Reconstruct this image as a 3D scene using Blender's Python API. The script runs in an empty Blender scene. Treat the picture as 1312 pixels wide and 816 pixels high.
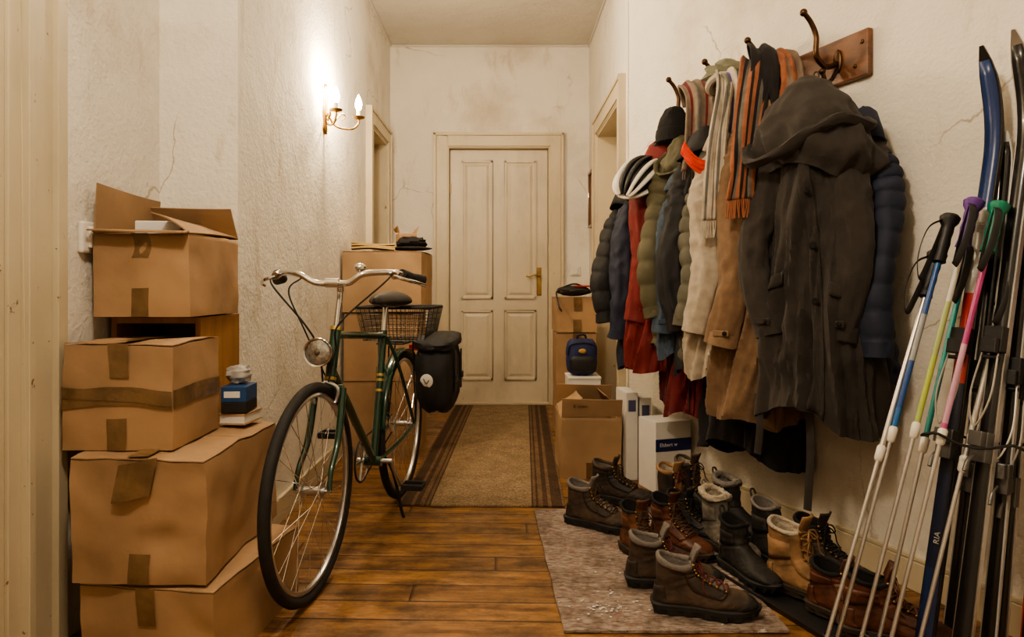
import bpy, bmesh, math, random
from mathutils import Vector, Matrix, noise
random.seed(7)
D=bpy.data; SC=bpy.context.scene; COL=SC.collection
pi=math.pi; sin=math.sin; cos=math.cos
V=Vector
# ---------------------------------------------------------------- helpers
def lerp(a,b,t): return a+(b-a)*t
def key(x,ks):
    if x<=ks[0][0]: return ks[0][1]
    for (a,va),(b,vb) in zip(ks,ks[1:]):
        if x<=b:
            t=(x-a)/(b-a); t=t*t*(3-2*t)
            return va+(vb-va)*t
    return ks[-1][1]
def cat(pts,n=8):
    pts=[V(p) for p in pts]; out=[]
    for i in range(len(pts)-1):
        p0=pts[i-1] if i>0 else pts[i]*2-pts[i+1]
        p1=pts[i];p2=pts[i+1]
        p3=pts[i+2] if i+2<len(pts) else pts[i+1]*2-pts[i]
        for k in range(n):
            t=k/n
            out.append(0.5*((2*p1)+(p2-p0)*t+(2*p0-5*p1+4*p2-p3)*t*t+(3*p1-p0-3*p2+p3)*t**3))
    out.append(pts[-1]); return out
class MB:
    def __init__(s): s.v=[];s.f=[];s.m=[]
    def add(s,vs,fs,mi=0):
        b=len(s.v); s.v+= [tuple(v) for v in vs]
        s.f+=[tuple(b+i for i in f) for f in fs]; s.m+=[mi]*len(fs); return s
    def box(s,c,d,mi=0,R=None):
        vs=[]
        for x in(-.5,.5):
            for y in(-.5,.5):
                for z in(-.5,.5):
                    p=V((x*d[0],y*d[1],z*d[2]))
                    if R: p=R@p
                    vs.append(p+V(c))
        return s.add(vs,[(0,1,3,2),(4,6,7,5),(0,4,5,1),(2,3,7,6),(0,2,6,4),(1,5,7,3)],mi)
    def bb(s,x0,x1,y0,y1,z0,z1,mi=0):
        return s.box(((x0+x1)/2,(y0+y1)/2,(z0+z1)/2),(x1-x0,y1-y0,z1-z0),mi)
    def loft(s,rings,cap=(1,1),mi=0,closed=True):
        n=len(rings[0]); vs=[p for r in rings for p in r]; fs=[]
        for i in range(len(rings)-1):
            for j in range(n if closed else n-1):
                k=(j+1)%n
                fs.append((i*n+j,i*n+k,(i+1)*n+k,(i+1)*n+j))
        if cap[0]: fs.append(tuple(range(n)))
        if cap[1]: fs.append(tuple(range((len(rings)-1)*n,len(rings)*n)))
        return s.add(vs,fs,mi)
    def grid(s,fn,nu,nv,mi=0,mif=None):
        vs=[fn(i/nu,j/nv) for j in range(nv+1) for i in range(nu+1)]
        b=len(s.v); s.v+=[tuple(v) for v in vs]
        for j in range(nv):
            for i in range(nu):
                a=b+j*(nu+1)+i
                s.f.append((a,a+1,a+nu+2,a+nu+1)); s.m.append(mif(i,j) if mif else mi)
        return s
    def tube(s,pts,r,seg=10,mi=0,cap=(1,1),rf=None,sq=(1,1),up=None):
        pts=[V(p) for p in pts]; n=len(pts); rings=[]
        t=(pts[1]-pts[0]).normalized()
        u=V(up) if up else (V((0,0,1)) if abs(t.z)<.9 else V((1,0,0)))
        a=(u-t*u.dot(t)).normalized()
        for i,p in enumerate(pts):
            if i==0: t=(pts[1]-p)
            elif i==n-1: t=(p-pts[i-1])
            else: t=(pts[i+1]-pts[i-1])
            t.normalize(); a=(a-t*a.dot(t)).normalized(); b=t.cross(a)
            rr=r if not isinstance(r,(list,tuple)) else key(i/(n-1),r)
            ring=[]
            for k in range(seg):
                th=2*pi*k/seg; q=rr*(rf(i/(n-1),th) if rf else 1)
                ring.append(p+a*(cos(th)*q*sq[0])+b*(sin(th)*q*sq[1]))
            rings.append(ring)
        return s.loft(rings,cap,mi)
    def ring(s,c,R,r,axis='y',seg=48,ts=8,mi=0,sq=(1,1)):
        rings=[]
        for i in range(seg+1):
            A=2*pi*i/seg; rg=[]
            for k in range(ts):
                th=2*pi*k/ts; q=R+cos(th)*r*sq[0]; h=sin(th)*r*sq[1]
                if axis=='y': p=V((cos(A)*q,h,sin(A)*q))
                elif axis=='z': p=V((cos(A)*q,sin(A)*q,h))
                else: p=V((h,cos(A)*q,sin(A)*q))
                rg.append(p+V(c))
            rings.append(rg)
        return s.loft(rings,(0,0),mi)
    def lathe(s,prof,seg=20,c=(0,0,0),R=None,mi=0,cap=(1,1)):
        rings=[]
        for r,z in prof:
            rg=[]
            for k in range(seg):
                p=V((cos(2*pi*k/seg)*r,sin(2*pi*k/seg)*r,z))
                if R: p=R@p
                rg.append(p+V(c))
            rings.append(rg)
        return s.loft(rings,cap,mi)
    def ell(s,c,r,mi=0,seg=20,R=None,fn=None,z0=-1,z1=1):
        rings=[];N=14
        for i in range(N+1):
            ph=lerp(math.asin(z0),math.asin(z1),i/N); rg=[]
            for k in range(seg):
                th=2*pi*k/seg; d=V((cos(ph)*cos(th),cos(ph)*sin(th),sin(ph)))
                q=fn(d) if fn else 1
                p=V((d.x*r[0],d.y*r[1],d.z*r[2]))*q
                if R: p=R@p
                rg.append(p+V(c))
            rings.append(rg)
        return s.loft(rings,(1,1),mi)
    def obj(s,name,mats,parent=None,label=None,smooth=True,bevel=0,solid=0,sub=0,loc=None,rot=None,ang=40,kind=None):
        me=D.meshes.new(name); me.from_pydata(s.v,[],s.f)
        if not isinstance(mats,(list,tuple)): mats=[mats]
        for m in mats: me.materials.append(m)
        for p,mi in zip(me.polygons,s.m): p.material_index=mi
        bm=bmesh.new(); bm.from_mesh(me)
        bmesh.ops.remove_doubles(bm,verts=bm.verts,dist=1e-6)
        bmesh.ops.recalc_face_normals(bm,faces=bm.faces); bm.to_mesh(me); bm.free()
        if smooth:
            for p in me.polygons: p.use_smooth=True
            me.set_sharp_from_angle(angle=math.radians(ang))
        o=D.objects.new(name,me); COL.objects.link(o)
        if parent: o.parent=parent
        if loc: o.location=loc
        if rot: o.rotation_euler=rot
        if label: o["label"]=label
        if kind: o["kind"]=kind
        if solid:
            m=o.modifiers.new('s','SOLIDIFY'); m.thickness=solid; m.offset=0
        if bevel:
            m=o.modifiers.new('b','BEVEL'); m.width=bevel; m.segments=2; m.limit_method='ANGLE'
        if sub:
            m=o.modifiers.new('u','SUBSURF'); m.levels=sub; m.render_levels=sub
        return o
def thing(name,label,cat_,loc=(0,0,0),rz=0,group=None,mat=None):
    e=D.objects.new(name,None); e.empty_display_size=.05; COL.objects.link(e)
    e.location=loc; e.rotation_euler=(0,0,rz)
    if mat is not None: e.matrix_basis=mat
    e["label"]=label; e["category"]=cat_
    if group: e["group"]=group
    return e
def st(o): o["kind"]="structure"; return o
# ---------------------------------------------------------------- materials
def M(name,col,rough=.7,metal=0,var=.2,vs=6,bump=0,bs=60,bd=.01,col2=None,stretch=(1,1,1),emit=0,lo=.35,hi=.65,coat_=0,sheen=0):
    m=D.materials.new(name); m.use_nodes=True; nt=m.node_tree; n=nt.nodes; l=nt.links
    b=n['Principled BSDF']; tc=n.new('ShaderNodeTexCoord'); mp=n.new('ShaderNodeMapping')
    mp.inputs['Scale'].default_value=stretch; l.new(tc.outputs['Object'],mp.inputs['Vector'])
    nz=n.new('ShaderNodeTexNoise'); nz.inputs['Scale'].default_value=vs; nz.inputs['Detail'].default_value=6
    l.new(mp.outputs[0],nz.inputs['Vector'])
    cr=n.new('ShaderNodeValToRGB'); c2=col2 or tuple(c*(1-var) for c in col)
    cr.color_ramp.elements[0].position=lo; cr.color_ramp.elements[0].color=(*c2,1)
    cr.color_ramp.elements[1].position=hi; cr.color_ramp.elements[1].color=(*col,1)
    l.new(nz.outputs['Fac'],cr.inputs[0]); l.new(cr.outputs[0],b.inputs['Base Color'])
    b.inputs['Roughness'].default_value=rough; b.inputs['Metallic'].default_value=metal
    if coat_: b.inputs['Coat Weight'].default_value=coat_
    if sheen: b.inputs['Sheen Weight'].default_value=sheen; b.inputs['Sheen Roughness'].default_value=.5
    if emit:
        b.inputs['Emission Color'].default_value=(*col,1); b.inputs['Emission Strength'].default_value=emit
    if bump:
        n2=n.new('ShaderNodeTexNoise'); n2.inputs['Scale'].default_value=bs; n2.inputs['Detail'].default_value=4
        l.new(mp.outputs[0],n2.inputs['Vector'])
        bp=n.new('ShaderNodeBump'); bp.inputs['Strength'].default_value=bump; bp.inputs['Distance'].default_value=bd
        l.new(n2.outputs['Fac'],bp.inputs['Height']); l.new(bp.outputs[0],b.inputs['Normal'])
    return m
def mixc(nt,fac,a,b,mode='MIX'):
    m=nt.nodes.new('ShaderNodeMix'); m.data_type='RGBA'; m.blend_type=mode
    for sock,val in ((m.inputs[0],fac),(m.inputs[6],a),(m.inputs[7],b)):
        if hasattr(val,'is_linked'): nt.links.new(val,sock)
        else: sock.default_value=val if not isinstance(val,tuple) else (*val,1)
    return m.outputs[2]
def math_(nt,op,a,b=0.0):
    m=nt.nodes.new('ShaderNodeMath'); m.operation=op
    for i,val in enumerate((a,b)):
        if hasattr(val,'is_linked'): nt.links.new(val,m.inputs[i])
        else: m.inputs[i].default_value=val
    return m.outputs[0]
def noise_(nt,vec,scale,detail=5,st_=None,rough=.55):
    if st_:
        mp=nt.nodes.new('ShaderNodeMapping'); mp.inputs['Scale'].default_value=st_; nt.links.new(vec,mp.inputs[0]); vec=mp.outputs[0]
    n=nt.nodes.new('ShaderNodeTexNoise'); n.inputs['Scale'].default_value=scale; n.inputs['Detail'].default_value=detail; n.inputs['Roughness'].default_value=rough
    nt.links.new(vec,n.inputs['Vector']); return n.outputs['Fac']
def ramp(nt,fac,stops,const=False):
    r=nt.nodes.new('ShaderNodeValToRGB'); cr=r.color_ramp
    if const: cr.interpolation='CONSTANT'
    while len(cr.elements)<len(stops): cr.elements.new(.5)
    for e,(p,c) in zip(cr.elements,stops):
        e.position=p; e.color=(*(c if isinstance(c,tuple) else (c,c,c)),1)
    nt.links.new(fac,r.inputs[0]); return r.outputs[0]
def newmat(name,rough=.8):
    m=D.materials.new(name); m.use_nodes=True; nt=m.node_tree
    b=nt.nodes['Principled BSDF']; b.inputs['Roughness'].default_value=rough
    tc=nt.nodes.new('ShaderNodeTexCoord'); return m,nt,b,tc.outputs['Object']
def bump_(nt,b,h,s,d):
    bp=nt.nodes.new('ShaderNodeBump'); bp.inputs['Strength'].default_value=s; bp.inputs['Distance'].default_value=d
    nt.links.new(h,bp.inputs['Height']); nt.links.new(bp.outputs[0],b.inputs['Normal'])
def plaster(name,col,stain=(.36,.26,.15),amount=1.):
    m,nt,b,o=newmat(name,.92)
    big=noise_(nt,o,1.1,7,rough=.65); f=ramp(nt,big,[(.54,0.),(.70,.45*amount)])
    drip=noise_(nt,o,2.6,8,(2.2,2.2,.7),.7); f2=ramp(nt,drip,[(.57,0.),(.70,.50*amount)])
    base=ramp(nt,noise_(nt,o,3,5),[(.3,tuple(c*.90 for c in col)),(.7,col)])
    c=mixc(nt,f,base,stain); c=mixc(nt,f2,c,tuple(s*1.15 for s in stain))
    vm=nt.nodes.new('ShaderNodeVectorMath'); vm.operation='ADD'; nt.links.new(o,vm.inputs[0])
    nn=nt.nodes.new('ShaderNodeTexNoise'); nn.inputs['Scale'].default_value=2.5; nn.inputs['Detail'].default_value=6; nt.links.new(o,nn.inputs['Vector'])
    sc_=nt.nodes.new('ShaderNodeVectorMath'); sc_.operation='SCALE'; sc_.inputs['Scale'].default_value=.35; nt.links.new(nn.outputs['Color'],sc_.inputs[0]); nt.links.new(sc_.outputs[0],vm.inputs[1])
    vo=nt.nodes.new('ShaderNodeTexVoronoi'); vo.feature='DISTANCE_TO_EDGE'; vo.inputs['Scale'].default_value=.9; nt.links.new(vm.outputs[0],vo.inputs['Vector'])
    ck=ramp(nt,vo.outputs['Distance'],[(0,1.),(.004,0.)]); ck=math_(nt,'MULTIPLY',ck,ramp(nt,noise_(nt,o,1.7,3),[(.50,0.),(.56,.65*amount)]))
    c=mixc(nt,ck,c,(.23,.16,.09))
    nt.links.new(c,b.inputs['Base Color'])
    h=math_(nt,'ADD',noise_(nt,o,60,4),math_(nt,'MULTIPLY',noise_(nt,o,9,3),1.6))
    bump_(nt,b,h,.55,.008); return m
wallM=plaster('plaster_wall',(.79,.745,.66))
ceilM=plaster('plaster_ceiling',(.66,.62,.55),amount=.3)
def floor_mat():
    m,nt,b,o=newmat('floor_boards',.42)
    sp=nt.nodes.new('ShaderNodeSeparateXYZ'); nt.links.new(o,sp.inputs[0])
    yy=math_(nt,'DIVIDE',math_(nt,'ADD',sp.outputs[1],math_(nt,'MULTIPLY',sp.outputs[0],.03)),.12)
    idx=math_(nt,'FLOOR',yy); fr=math_(nt,'FRACT',yy)
    wn=nt.nodes.new('ShaderNodeTexWhiteNoise'); wn.noise_dimensions='1D'; nt.links.new(idx,wn.inputs['W'])
    off=math_(nt,'MULTIPLY',wn.outputs['Value'],13.)
    cb=nt.nodes.new('ShaderNodeCombineXYZ'); nt.links.new(math_(nt,'ADD',sp.outputs[0],off),cb.inputs[0]); nt.links.new(sp.outputs[1],cb.inputs[1]); 
    gr=noise_(nt,cb.outputs[0],4,11,(1,7,1),.72)
    col=ramp(nt,gr,[(.28,(.09,.038,.014)),(.43,(.25,.118,.042)),(.56,(.38,.195,.072)),(.75,(.53,.31,.13))])
    tone=ramp(nt,wn.outputs['Value'],[(0,.72),(1,1.12)])
    col=mixc(nt,1.,col,tone,'MULTIPLY')
    dirt=ramp(nt,noise_(nt,o,5.5,10,(.8,1.6,1),rough=.8),[(.40,1.08),(.50,.68),(.60,.26)])
    col=mixc(nt,.85,col,dirt,'MULTIPLY')
    scf=ramp(nt,noise_(nt,o,11,9,(.5,2.2,1),rough=.8),[(.60,0.),(.68,.45)])
    col=mixc(nt,scf,col,(.52,.36,.20))
    gap=ramp(nt,fr,[(0,.1),(.02,.1),(.05,1.),(.97,1.),(1.,.1)])
    xe=math_(nt,'FRACT',math_(nt,'DIVIDE',math_(nt,'ADD',sp.outputs[0],off),3.3))
    gj=ramp(nt,xe,[(0,0.),(.0012,1.)])
    g=math_(nt,'MULTIPLY',gap,gj)
    col=mixc(nt,g,(.02,.010,.005),col)
    nt.links.new(col,b.inputs['Base Color'])
    nt.links.new(ramp(nt,noise_(nt,o,6,7,rough=.7),[(.35,.28),(.65,.60)]),b.inputs['Roughness'])
    h=math_(nt,'ADD',g,math_(nt,'MULTIPLY',gr,.5)); bump_(nt,b,h,.6,.006); return m
floorM=floor_mat()
def paint(name,col,chip=(.20,.11,.05),th=.66,rough=.4,st_=(1,1,.6),sc=14,streak=.80):
    m,nt,b,o=newmat(name,rough)
    f=ramp(nt,noise_(nt,o,sc,8,st_,.7),[(th,0.),(th+.015,.9)])
    base=ramp(nt,noise_(nt,o,2.5,5),[(.3,tuple(c*.88 for c in col)),(.7,col)])
    sm=ramp(nt,noise_(nt,o,3.5,8,(1,1,.4),.7),[(.5,1.),(.7,streak)])
    base=mixc(nt,1.,base,sm,'MULTIPLY')
    nt.links.new(mixc(nt,f,base,chip),b.inputs['Base Color'])
    bump_(nt,b,math_(nt,'SUBTRACT',noise_(nt,o,20,4,(1,1,.3)),f),.3,.004); return m
doorM=paint('old_cream_paint',(.66,.58,.44),th=.69)
trimM=paint('yellowed_trim_paint',(.63,.54,.38),th=.67)
trimW=paint('chipped_trim_paint',(.62,.54,.38),th=.645,st_=(1,1,.8),sc=26,chip=(.14,.08,.04),streak=.92)
cardM=M('cardboard',(.41,.258,.14),.85,var=.35,vs=3.5,bump=.3,bs=20,bd=.005,lo=.3,hi=.6)
card2=M('cardboard_light',(.45,.295,.165),.85,var=.28,vs=4,bump=.25,bs=24,bd=.004)
tapeM=M('packing_tape',(.21,.128,.06),.3,var=.4,vs=14,bump=.7,bs=26,bd=.005)
woodM=M('orange_wood_veneer',(.40,.20,.07),.45,var=.35,vs=4,stretch=(6,6,.6),bump=.05)
woodDk=M('dark_wood',(.17,.065,.028),.35,var=.45,vs=5,stretch=(6,6,2),coat_=.4)
brass=M('aged_brass',(.50,.33,.13),.32,1,var=.35,vs=20)
bronze=M('bronze_hook',(.11,.065,.04),.35,1,var=.3,vs=20)
chrome=M('chrome',(.75,.74,.72),.16,1,var=.08,vs=10)
alu=M('brushed_alu',(.60,.60,.60),.33,1,var=.12,vs=12)
gun=M('gunmetal',(.20,.20,.20),.4,.8,var=.2,vs=12)
rubber=M('black_rubber',(.022,.021,.020),.75,var=.3,vs=30,bump=.1)
wireM=M('grey_wire',(.07,.068,.065),.4,.6)
blackpl=M('black_plastic',(.018,.018,.019),.5,var=.2)
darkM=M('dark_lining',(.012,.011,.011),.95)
whitepl=M('white_plastic',(.76,.73,.66),.35,var=.05)
white=M('white_card',(.74,.72,.68),.6,var=.08)
greenP=M('green_bike_enamel',(.011,.050,.029),.22,var=.1,coat_=.8)
goldP=M('gold_paint',(.6,.45,.16),.3,.6)
glassM=M('lens_glass',(.60,.61,.60),.08,.8,var=.4,vs=60,bump=.6,bs=90,bd=.003)
# ---------------------------------------------------------------- room
def sbox(name,boxes,mat,bevel=0):
    mb=MB()
    for b in boxes: mb.bb(*b)
    return st(mb.obj(name,mat,smooth=False,bevel=bevel))
H=3.09; XL=-.973; XR=.738; YE=5.77; XN=-1.26
sbox('floor',[(-1.6,3.1,-1.8,6.0,-.1,0)],floorM)
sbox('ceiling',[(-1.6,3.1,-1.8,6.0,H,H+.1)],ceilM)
sbox('wall_end',[(-1.6,-.50,YE,YE+.2,0,H),(.42,1.6,YE,YE+.2,0,H),(-.50,.42,YE,YE+.2,2.215,H)],wallM)
sbox('wall_left',[(XN-.2,XL,2.46,4.86,0,H),(XN-.2,XL,5.50,YE,0,H),(XN-.2,XL,4.86,5.50,2.19,H)],wallM)
sbox('wall_left_niche',[(XN-.2,XN,-1.6,2.46,0,H)],wallM)
sbox('wall_back',[(-1.6,3.1,-1.8,-1.6,0,H)],wallM)
sbox('wall_right',[(XR,XR+.25,3.98,4.17,0,H),(XR,XR+.25,5.14,YE,0,H),(XR,XR+.25,4.17,5.14,2.17,H)],wallM)
ang=math.atan2(-.938,.347); U=V((.347,-.938,0)).normalized(); N=V((-.938,-.347,0)).normalized(); W0=V((XR,4.0,0))
def W(s,o,z=0): return W0+U*s+N*o+V((0,0,z))
def wbox(name,boxes,mat,bevel=0):
    o=sbox(name,boxes,mat,bevel); o.location=W0; o.rotation_euler=(0,0,ang); return o
wbox('wall_right_splayed',[(0,6.2,0,.2,0,H)],wallM)
wbox('baseboard_right',[(0,6.0,-.018,0,0,.10),(0,6.0,-.012,0,.10,.115)],trimM,.003)
sbox('baseboard_left',[(XL,XL+.018,2.46,4.74,0,.11)],trimM,.003)
sbox('baseboard_end',[(-.97,-.60,YE-.018,YE,0,.11),(.51,.735,YE-.018,YE,0,.11)],trimM,.003)
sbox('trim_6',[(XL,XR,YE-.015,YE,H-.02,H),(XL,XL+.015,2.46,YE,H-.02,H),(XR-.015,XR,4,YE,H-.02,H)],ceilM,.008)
def casing_y(name,x0,x1,zt,y,w,mat):
    mb=MB()
    for (a,d) in ((0,.03),(.012,.042)):
        mb.bb(x0-w+a,x0-a,y-d,y,0,zt+w-a); mb.bb(x1+a,x1+w-a,y-d,y,0,zt+w-a); mb.bb(x0-a,x1+a,y-d,y,zt+a,zt+w-a)
    mb.bb(x0-w-.012,x0-w+.012,y-.05,y,0,zt+w+.012); mb.bb(x1+w-.012,x1+w+.012,y-.05,y,0,zt+w+.012); mb.bb(x0-w-.012,x1+w+.012,y-.05,y,zt+w-.012,zt+w+.012)
    mb.bb(x0-.012,x0+.004,y-.02,y+.1,0,zt); mb.bb(x1-.004,x1+.012,y-.02,y+.1,0,zt); mb.bb(x0,x1,y-.02,y+.1,zt-.004,zt+.012)
    return st(mb.obj(name,mat,smooth=False,bevel=.005))
casing_y('trim_1',-.47,.39,2.20,YE,.115,trimM)
def casing_x(name,y0,y1,zt,x,w,sg,mat):
    mb=MB()
    def b(xa,xb,*r): mb.bb(min(xa,xb),max(xa,xb),*r)
    for a,d in ((0,.025),(.012,.036)):
        b(x,x+sg*d,y0-w+a,y0-a,0,zt+w-a); b(x,x+sg*d,y1+a,y1+w-a,0,zt+w-a); b(x,x+sg*d,y0-a,y1+a,zt+a,zt+w-a)
    b(x,x+sg*.045,y0-w-.01,y0-w+.012,0,zt+w+.01); b(x,x+sg*.045,y1+w-.012,y1+w+.01,0,zt+w+.01); b(x,x+sg*.045,y0-w,y1+w,zt+w-.012,zt+w+.01)
    b(x+sg*.02,x-sg*.15,y0-.004,y0+.014,0,zt); b(x+sg*.02,x-sg*.15,y1-.014,y1+.004,0,zt); b(x+sg*.02,x-sg*.15,y0,y1,zt-.014,zt+.004)
    return st(mb.obj(name,mat,smooth=False,bevel=.004))
casing_x('trim_2',4.87,5.49,2.18,XL,.11,1,trimM)
casing_x('trim_3',4.17,5.14,2.17,XR,.12,-1,trimM)
def panel_door(name,w,h,loc,rz,mat,panels):
    mb=MB(); mb.bb(0,w,0,.035,0,h)
    for x0,x1,z0,z1 in panels:
        t=.018
        mb.bb(x0,x1,-.014,.0,z0,z0+t);mb.bb(x0,x1,-.014,.0,z1-t,z1);mb.bb(x0,x0+t,-.014,0,z0,z1);mb.bb(x1-t,x1,-.014,0,z0,z1)
        def fr(e,y): return [V((x0+e,y,z0+e)),V((x1-e,y,z0+e)),V((x1-e,y,z1-e)),V((x0+e,y,z1-e))]
        mb.loft([fr(t,-.002),fr(t+.012,-.001),fr(t+.035,-.010)],(0,1))
    return st(mb.obj(name,mat,smooth=False,bevel=.003,loc=loc,rot=(0,0,rz)))
d1=panel_door('door_1',.845,2.185,(-.463,YE+.03,.008),0,doorM,
  [(.10,.37,.90,2.09),(.475,.745,.90,2.09),(.10,.37,.20,.80),(.475,.745,.20,.80)])
mb=MB(); mb.bb(.752,.79,-.012,0,.93,1.17); mb.obj('handle_plate',brass,d1,bevel=.004,smooth=False)
mb=MB(); mb.tube([(.772,-.01,1.10),(.772,-.055,1.10)],.009,10)
mb.tube(cat([(.775,-.055,1.10),(.73,-.058,1.104),(.68,-.056,1.095),(.66,-.05,1.10)],5),[(0,.009),(.5,.007),(1,.010)],10)
mb.obj('door_handle',brass,d1,label='brass lever handle')
for z in (.35,1.8):
    mb=MB(); mb.tube([(.006,-.01,z),(.006,-.01,z+.1)],.008,8); mb.obj('hinge',trimM,d1)
sbox('trim_4',[(-.47,.39,YE-.03,YE+.04,0,.018)],trimM,.004)
panel_door('door_2',.60,2.16,(XL-.13,4.88,.008),pi/2,doorM,[(.1,.5,.9,2.06),(.1,.5,.2,.8)])
panel_door('door_3',.94,2.15,(XR+.15,5.125,.008),-pi/2,doorM,[(.1,.44,.9,2.06),(.52,.84,.9,2.06),(.1,.44,.2,.8),(.52,.84,.2,.8)])
mb=MB()
for y0,y1,d in ((1.845,1.885,.038),(1.76,1.845,.020),(1.735,1.76,.036),(1.69,1.735,.014),(1.55,1.69,.004)):
    mb.bb(XN,XN+d,y0,y1,0,H-.6)
mb.bb(XN,XN+.03,.7,1.55,H-.75,H-.6)
st(mb.obj('trim_5',trimW,smooth=False,bevel=.006))
panel_door('door_4',.80,2.3,(XN+.002,.72,.008),pi/2,doorM,[(.1,.7,.9,2.1),(.1,.7,.2,.8)])
def switch(loc,rz,label,S=1):
    e=thing('light_switch',label,'light switch',loc,rz); e.scale=(S,S,S)
    mb=MB(); mb.bb(-.041,.041,-.016,0,-.041,.041); mb.obj('switch_plate',whitepl,e,bevel=.006,smooth=False)
    mb=MB(); mb.bb(-.022,.022,-.025,-.015,-.028,.028); mb.obj('rocker',whitepl,e,bevel=.004,smooth=False)
switch((XN,2.03,1.165),pi/2,'old cream plastic light switch on plaster wall',1.15)
switch((.617,YE,1.147),0,'white plastic light switch beside the panelled door')
e=thing('picture_frame','narrow dark wooden picture frame beside the doorway','picture frame',(XR,5.50,1.5),-pi/2)
mb=MB()
for b in ((-.12,.12,-.03,0,0,.02),(-.12,.12,-.03,0,.44,.46),(-.12,-.10,-.03,0,0,.46),(.10,.12,-.03,0,0,.46)): mb.bb(*b)
mb.obj('frame',woodDk,e,smooth=False,bevel=.002)
mb=MB(); mb.bb(-.1,.1,-.008,-.001,.02,.44); mb.obj('picture',M('faded_print',(.5,.42,.3),.6,var=.5,vs=9),e,smooth=False)
# ---------------------------------------------------------------- sconce
bulbM=M('glowing_bulb',(1,.84,.60),.3,emit=70,var=0)
sc=thing('wall_sconce','ornate brass two-arm wall sconce with lit candle bulbs','wall lamp',(XL,3.64,1.84),pi/2)
mb=MB(); prof=[(.0,0),(.012,.006),(.03,.03),(.018,.06),(.034,.11),(.022,.17),(.030,.20),(.012,.24),(.014,.255),(0.001,.275)]
rings=[]
for r,z in prof: rings.append([V((cos(k*pi/8)*r,-abs(sin(k*pi/8))*.018 if k<=8 else 0,z)) for k in range(16)])
mb.loft(rings,(0,0)); mb.ell((0,-.02,.11),(.02,.02,.02)); mb.obj('backplate',brass,sc)
for i,(ax_,ay) in enumerate(((-.08,-.085),(.08,-.17))):
    mb=MB(); mb.tube(cat([(0,-.02,.11),(ax_*.3,ay*.35,.05),(ax_*.8,ay*.8,.045),(ax_,ay,.08),(ax_,ay,.11)],7),.0065,8)
    mb.tube(cat([(ax_*.2,ay*.3,.07),(ax_*.45,ay*.5,.12),(ax_*.7,ay*.6,.11),(ax_*.6,ay*.5,.085)],6),[(0,.005),(1,.003)],8)
    mb.obj('lamp_arm',brass,sc)
    mb=MB(); mb.lathe([(.004,.10),(.03,.107),(.036,.115),(.03,.117),(.012,.12)],18,(ax_,ay,0)); mb.obj('drip_cup',brass,sc)
    mb=MB(); mb.lathe([(.012,.115),(.012,.15),(.009,.152)],14,(ax_,ay,0)); mb.obj('candle_sleeve',whitepl,sc)
    mb=MB(); mb.lathe([(.009,.15),(.017,.165),(.019,.185),(.015,.208),(.007,.228),(.001,.238)],14,(ax_,ay,0)); mb.obj('bulb',bulbM,sc)
    p=Matrix.Rotation(pi/2,3,'Z')@V((ax_,ay,.20))+V((XL,3.64,1.84))
    ld=D.lights.new('bulb_light','POINT'); ld.energy=25; ld.color=(1,.78,.52); ld.shadow_soft_size=.03
    lo=D.objects.new('bulb_light',ld); lo.location=p+V((.0,0,.07)); COL.objects.link(lo)
def ceil_lamp(x,y,en,zz=H):
    e=thing('ceiling_lamp','round opal glass ceiling lamp','ceiling lamp',(x,y,zz))
    mb=MB(); mb.lathe([(.05,0),(.05,-.02),(.012,-.03),(.012,-.12),(.03,-.13)],16); mb.obj('lamp_mount',brass,e)
    mb=MB(); mb.ell((0,0,-.2),(.10,.10,.075)); mb.obj('lamp_shade',M('opal_glass',(1,.88,.7),.4,emit=6,var=0),e)
    ld=D.lights.new('ceiling_light','POINT'); ld.energy=en; ld.color=(1,.84,.64); ld.shadow_soft_size=.12
    lo=D.objects.new('ceiling_light',ld); lo.location=(x,y,zz-.40); COL.objects.link(lo)
ceil_lamp(-.35,.75,102)
ceil_lamp(-.1,3.75,16)  # unseen second lamp, added as fill for the far corridor
w=D.worlds.new('w'); SC.world=w; w.use_nodes=True; w.node_tree.nodes['Background'].inputs[0].default_value=(1,.85,.7,1); w.node_tree.nodes['Background'].inputs[1].default_value=.1
try: SC.view_settings.look='AgX - Medium High Contrast'
except Exception: pass
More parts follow.
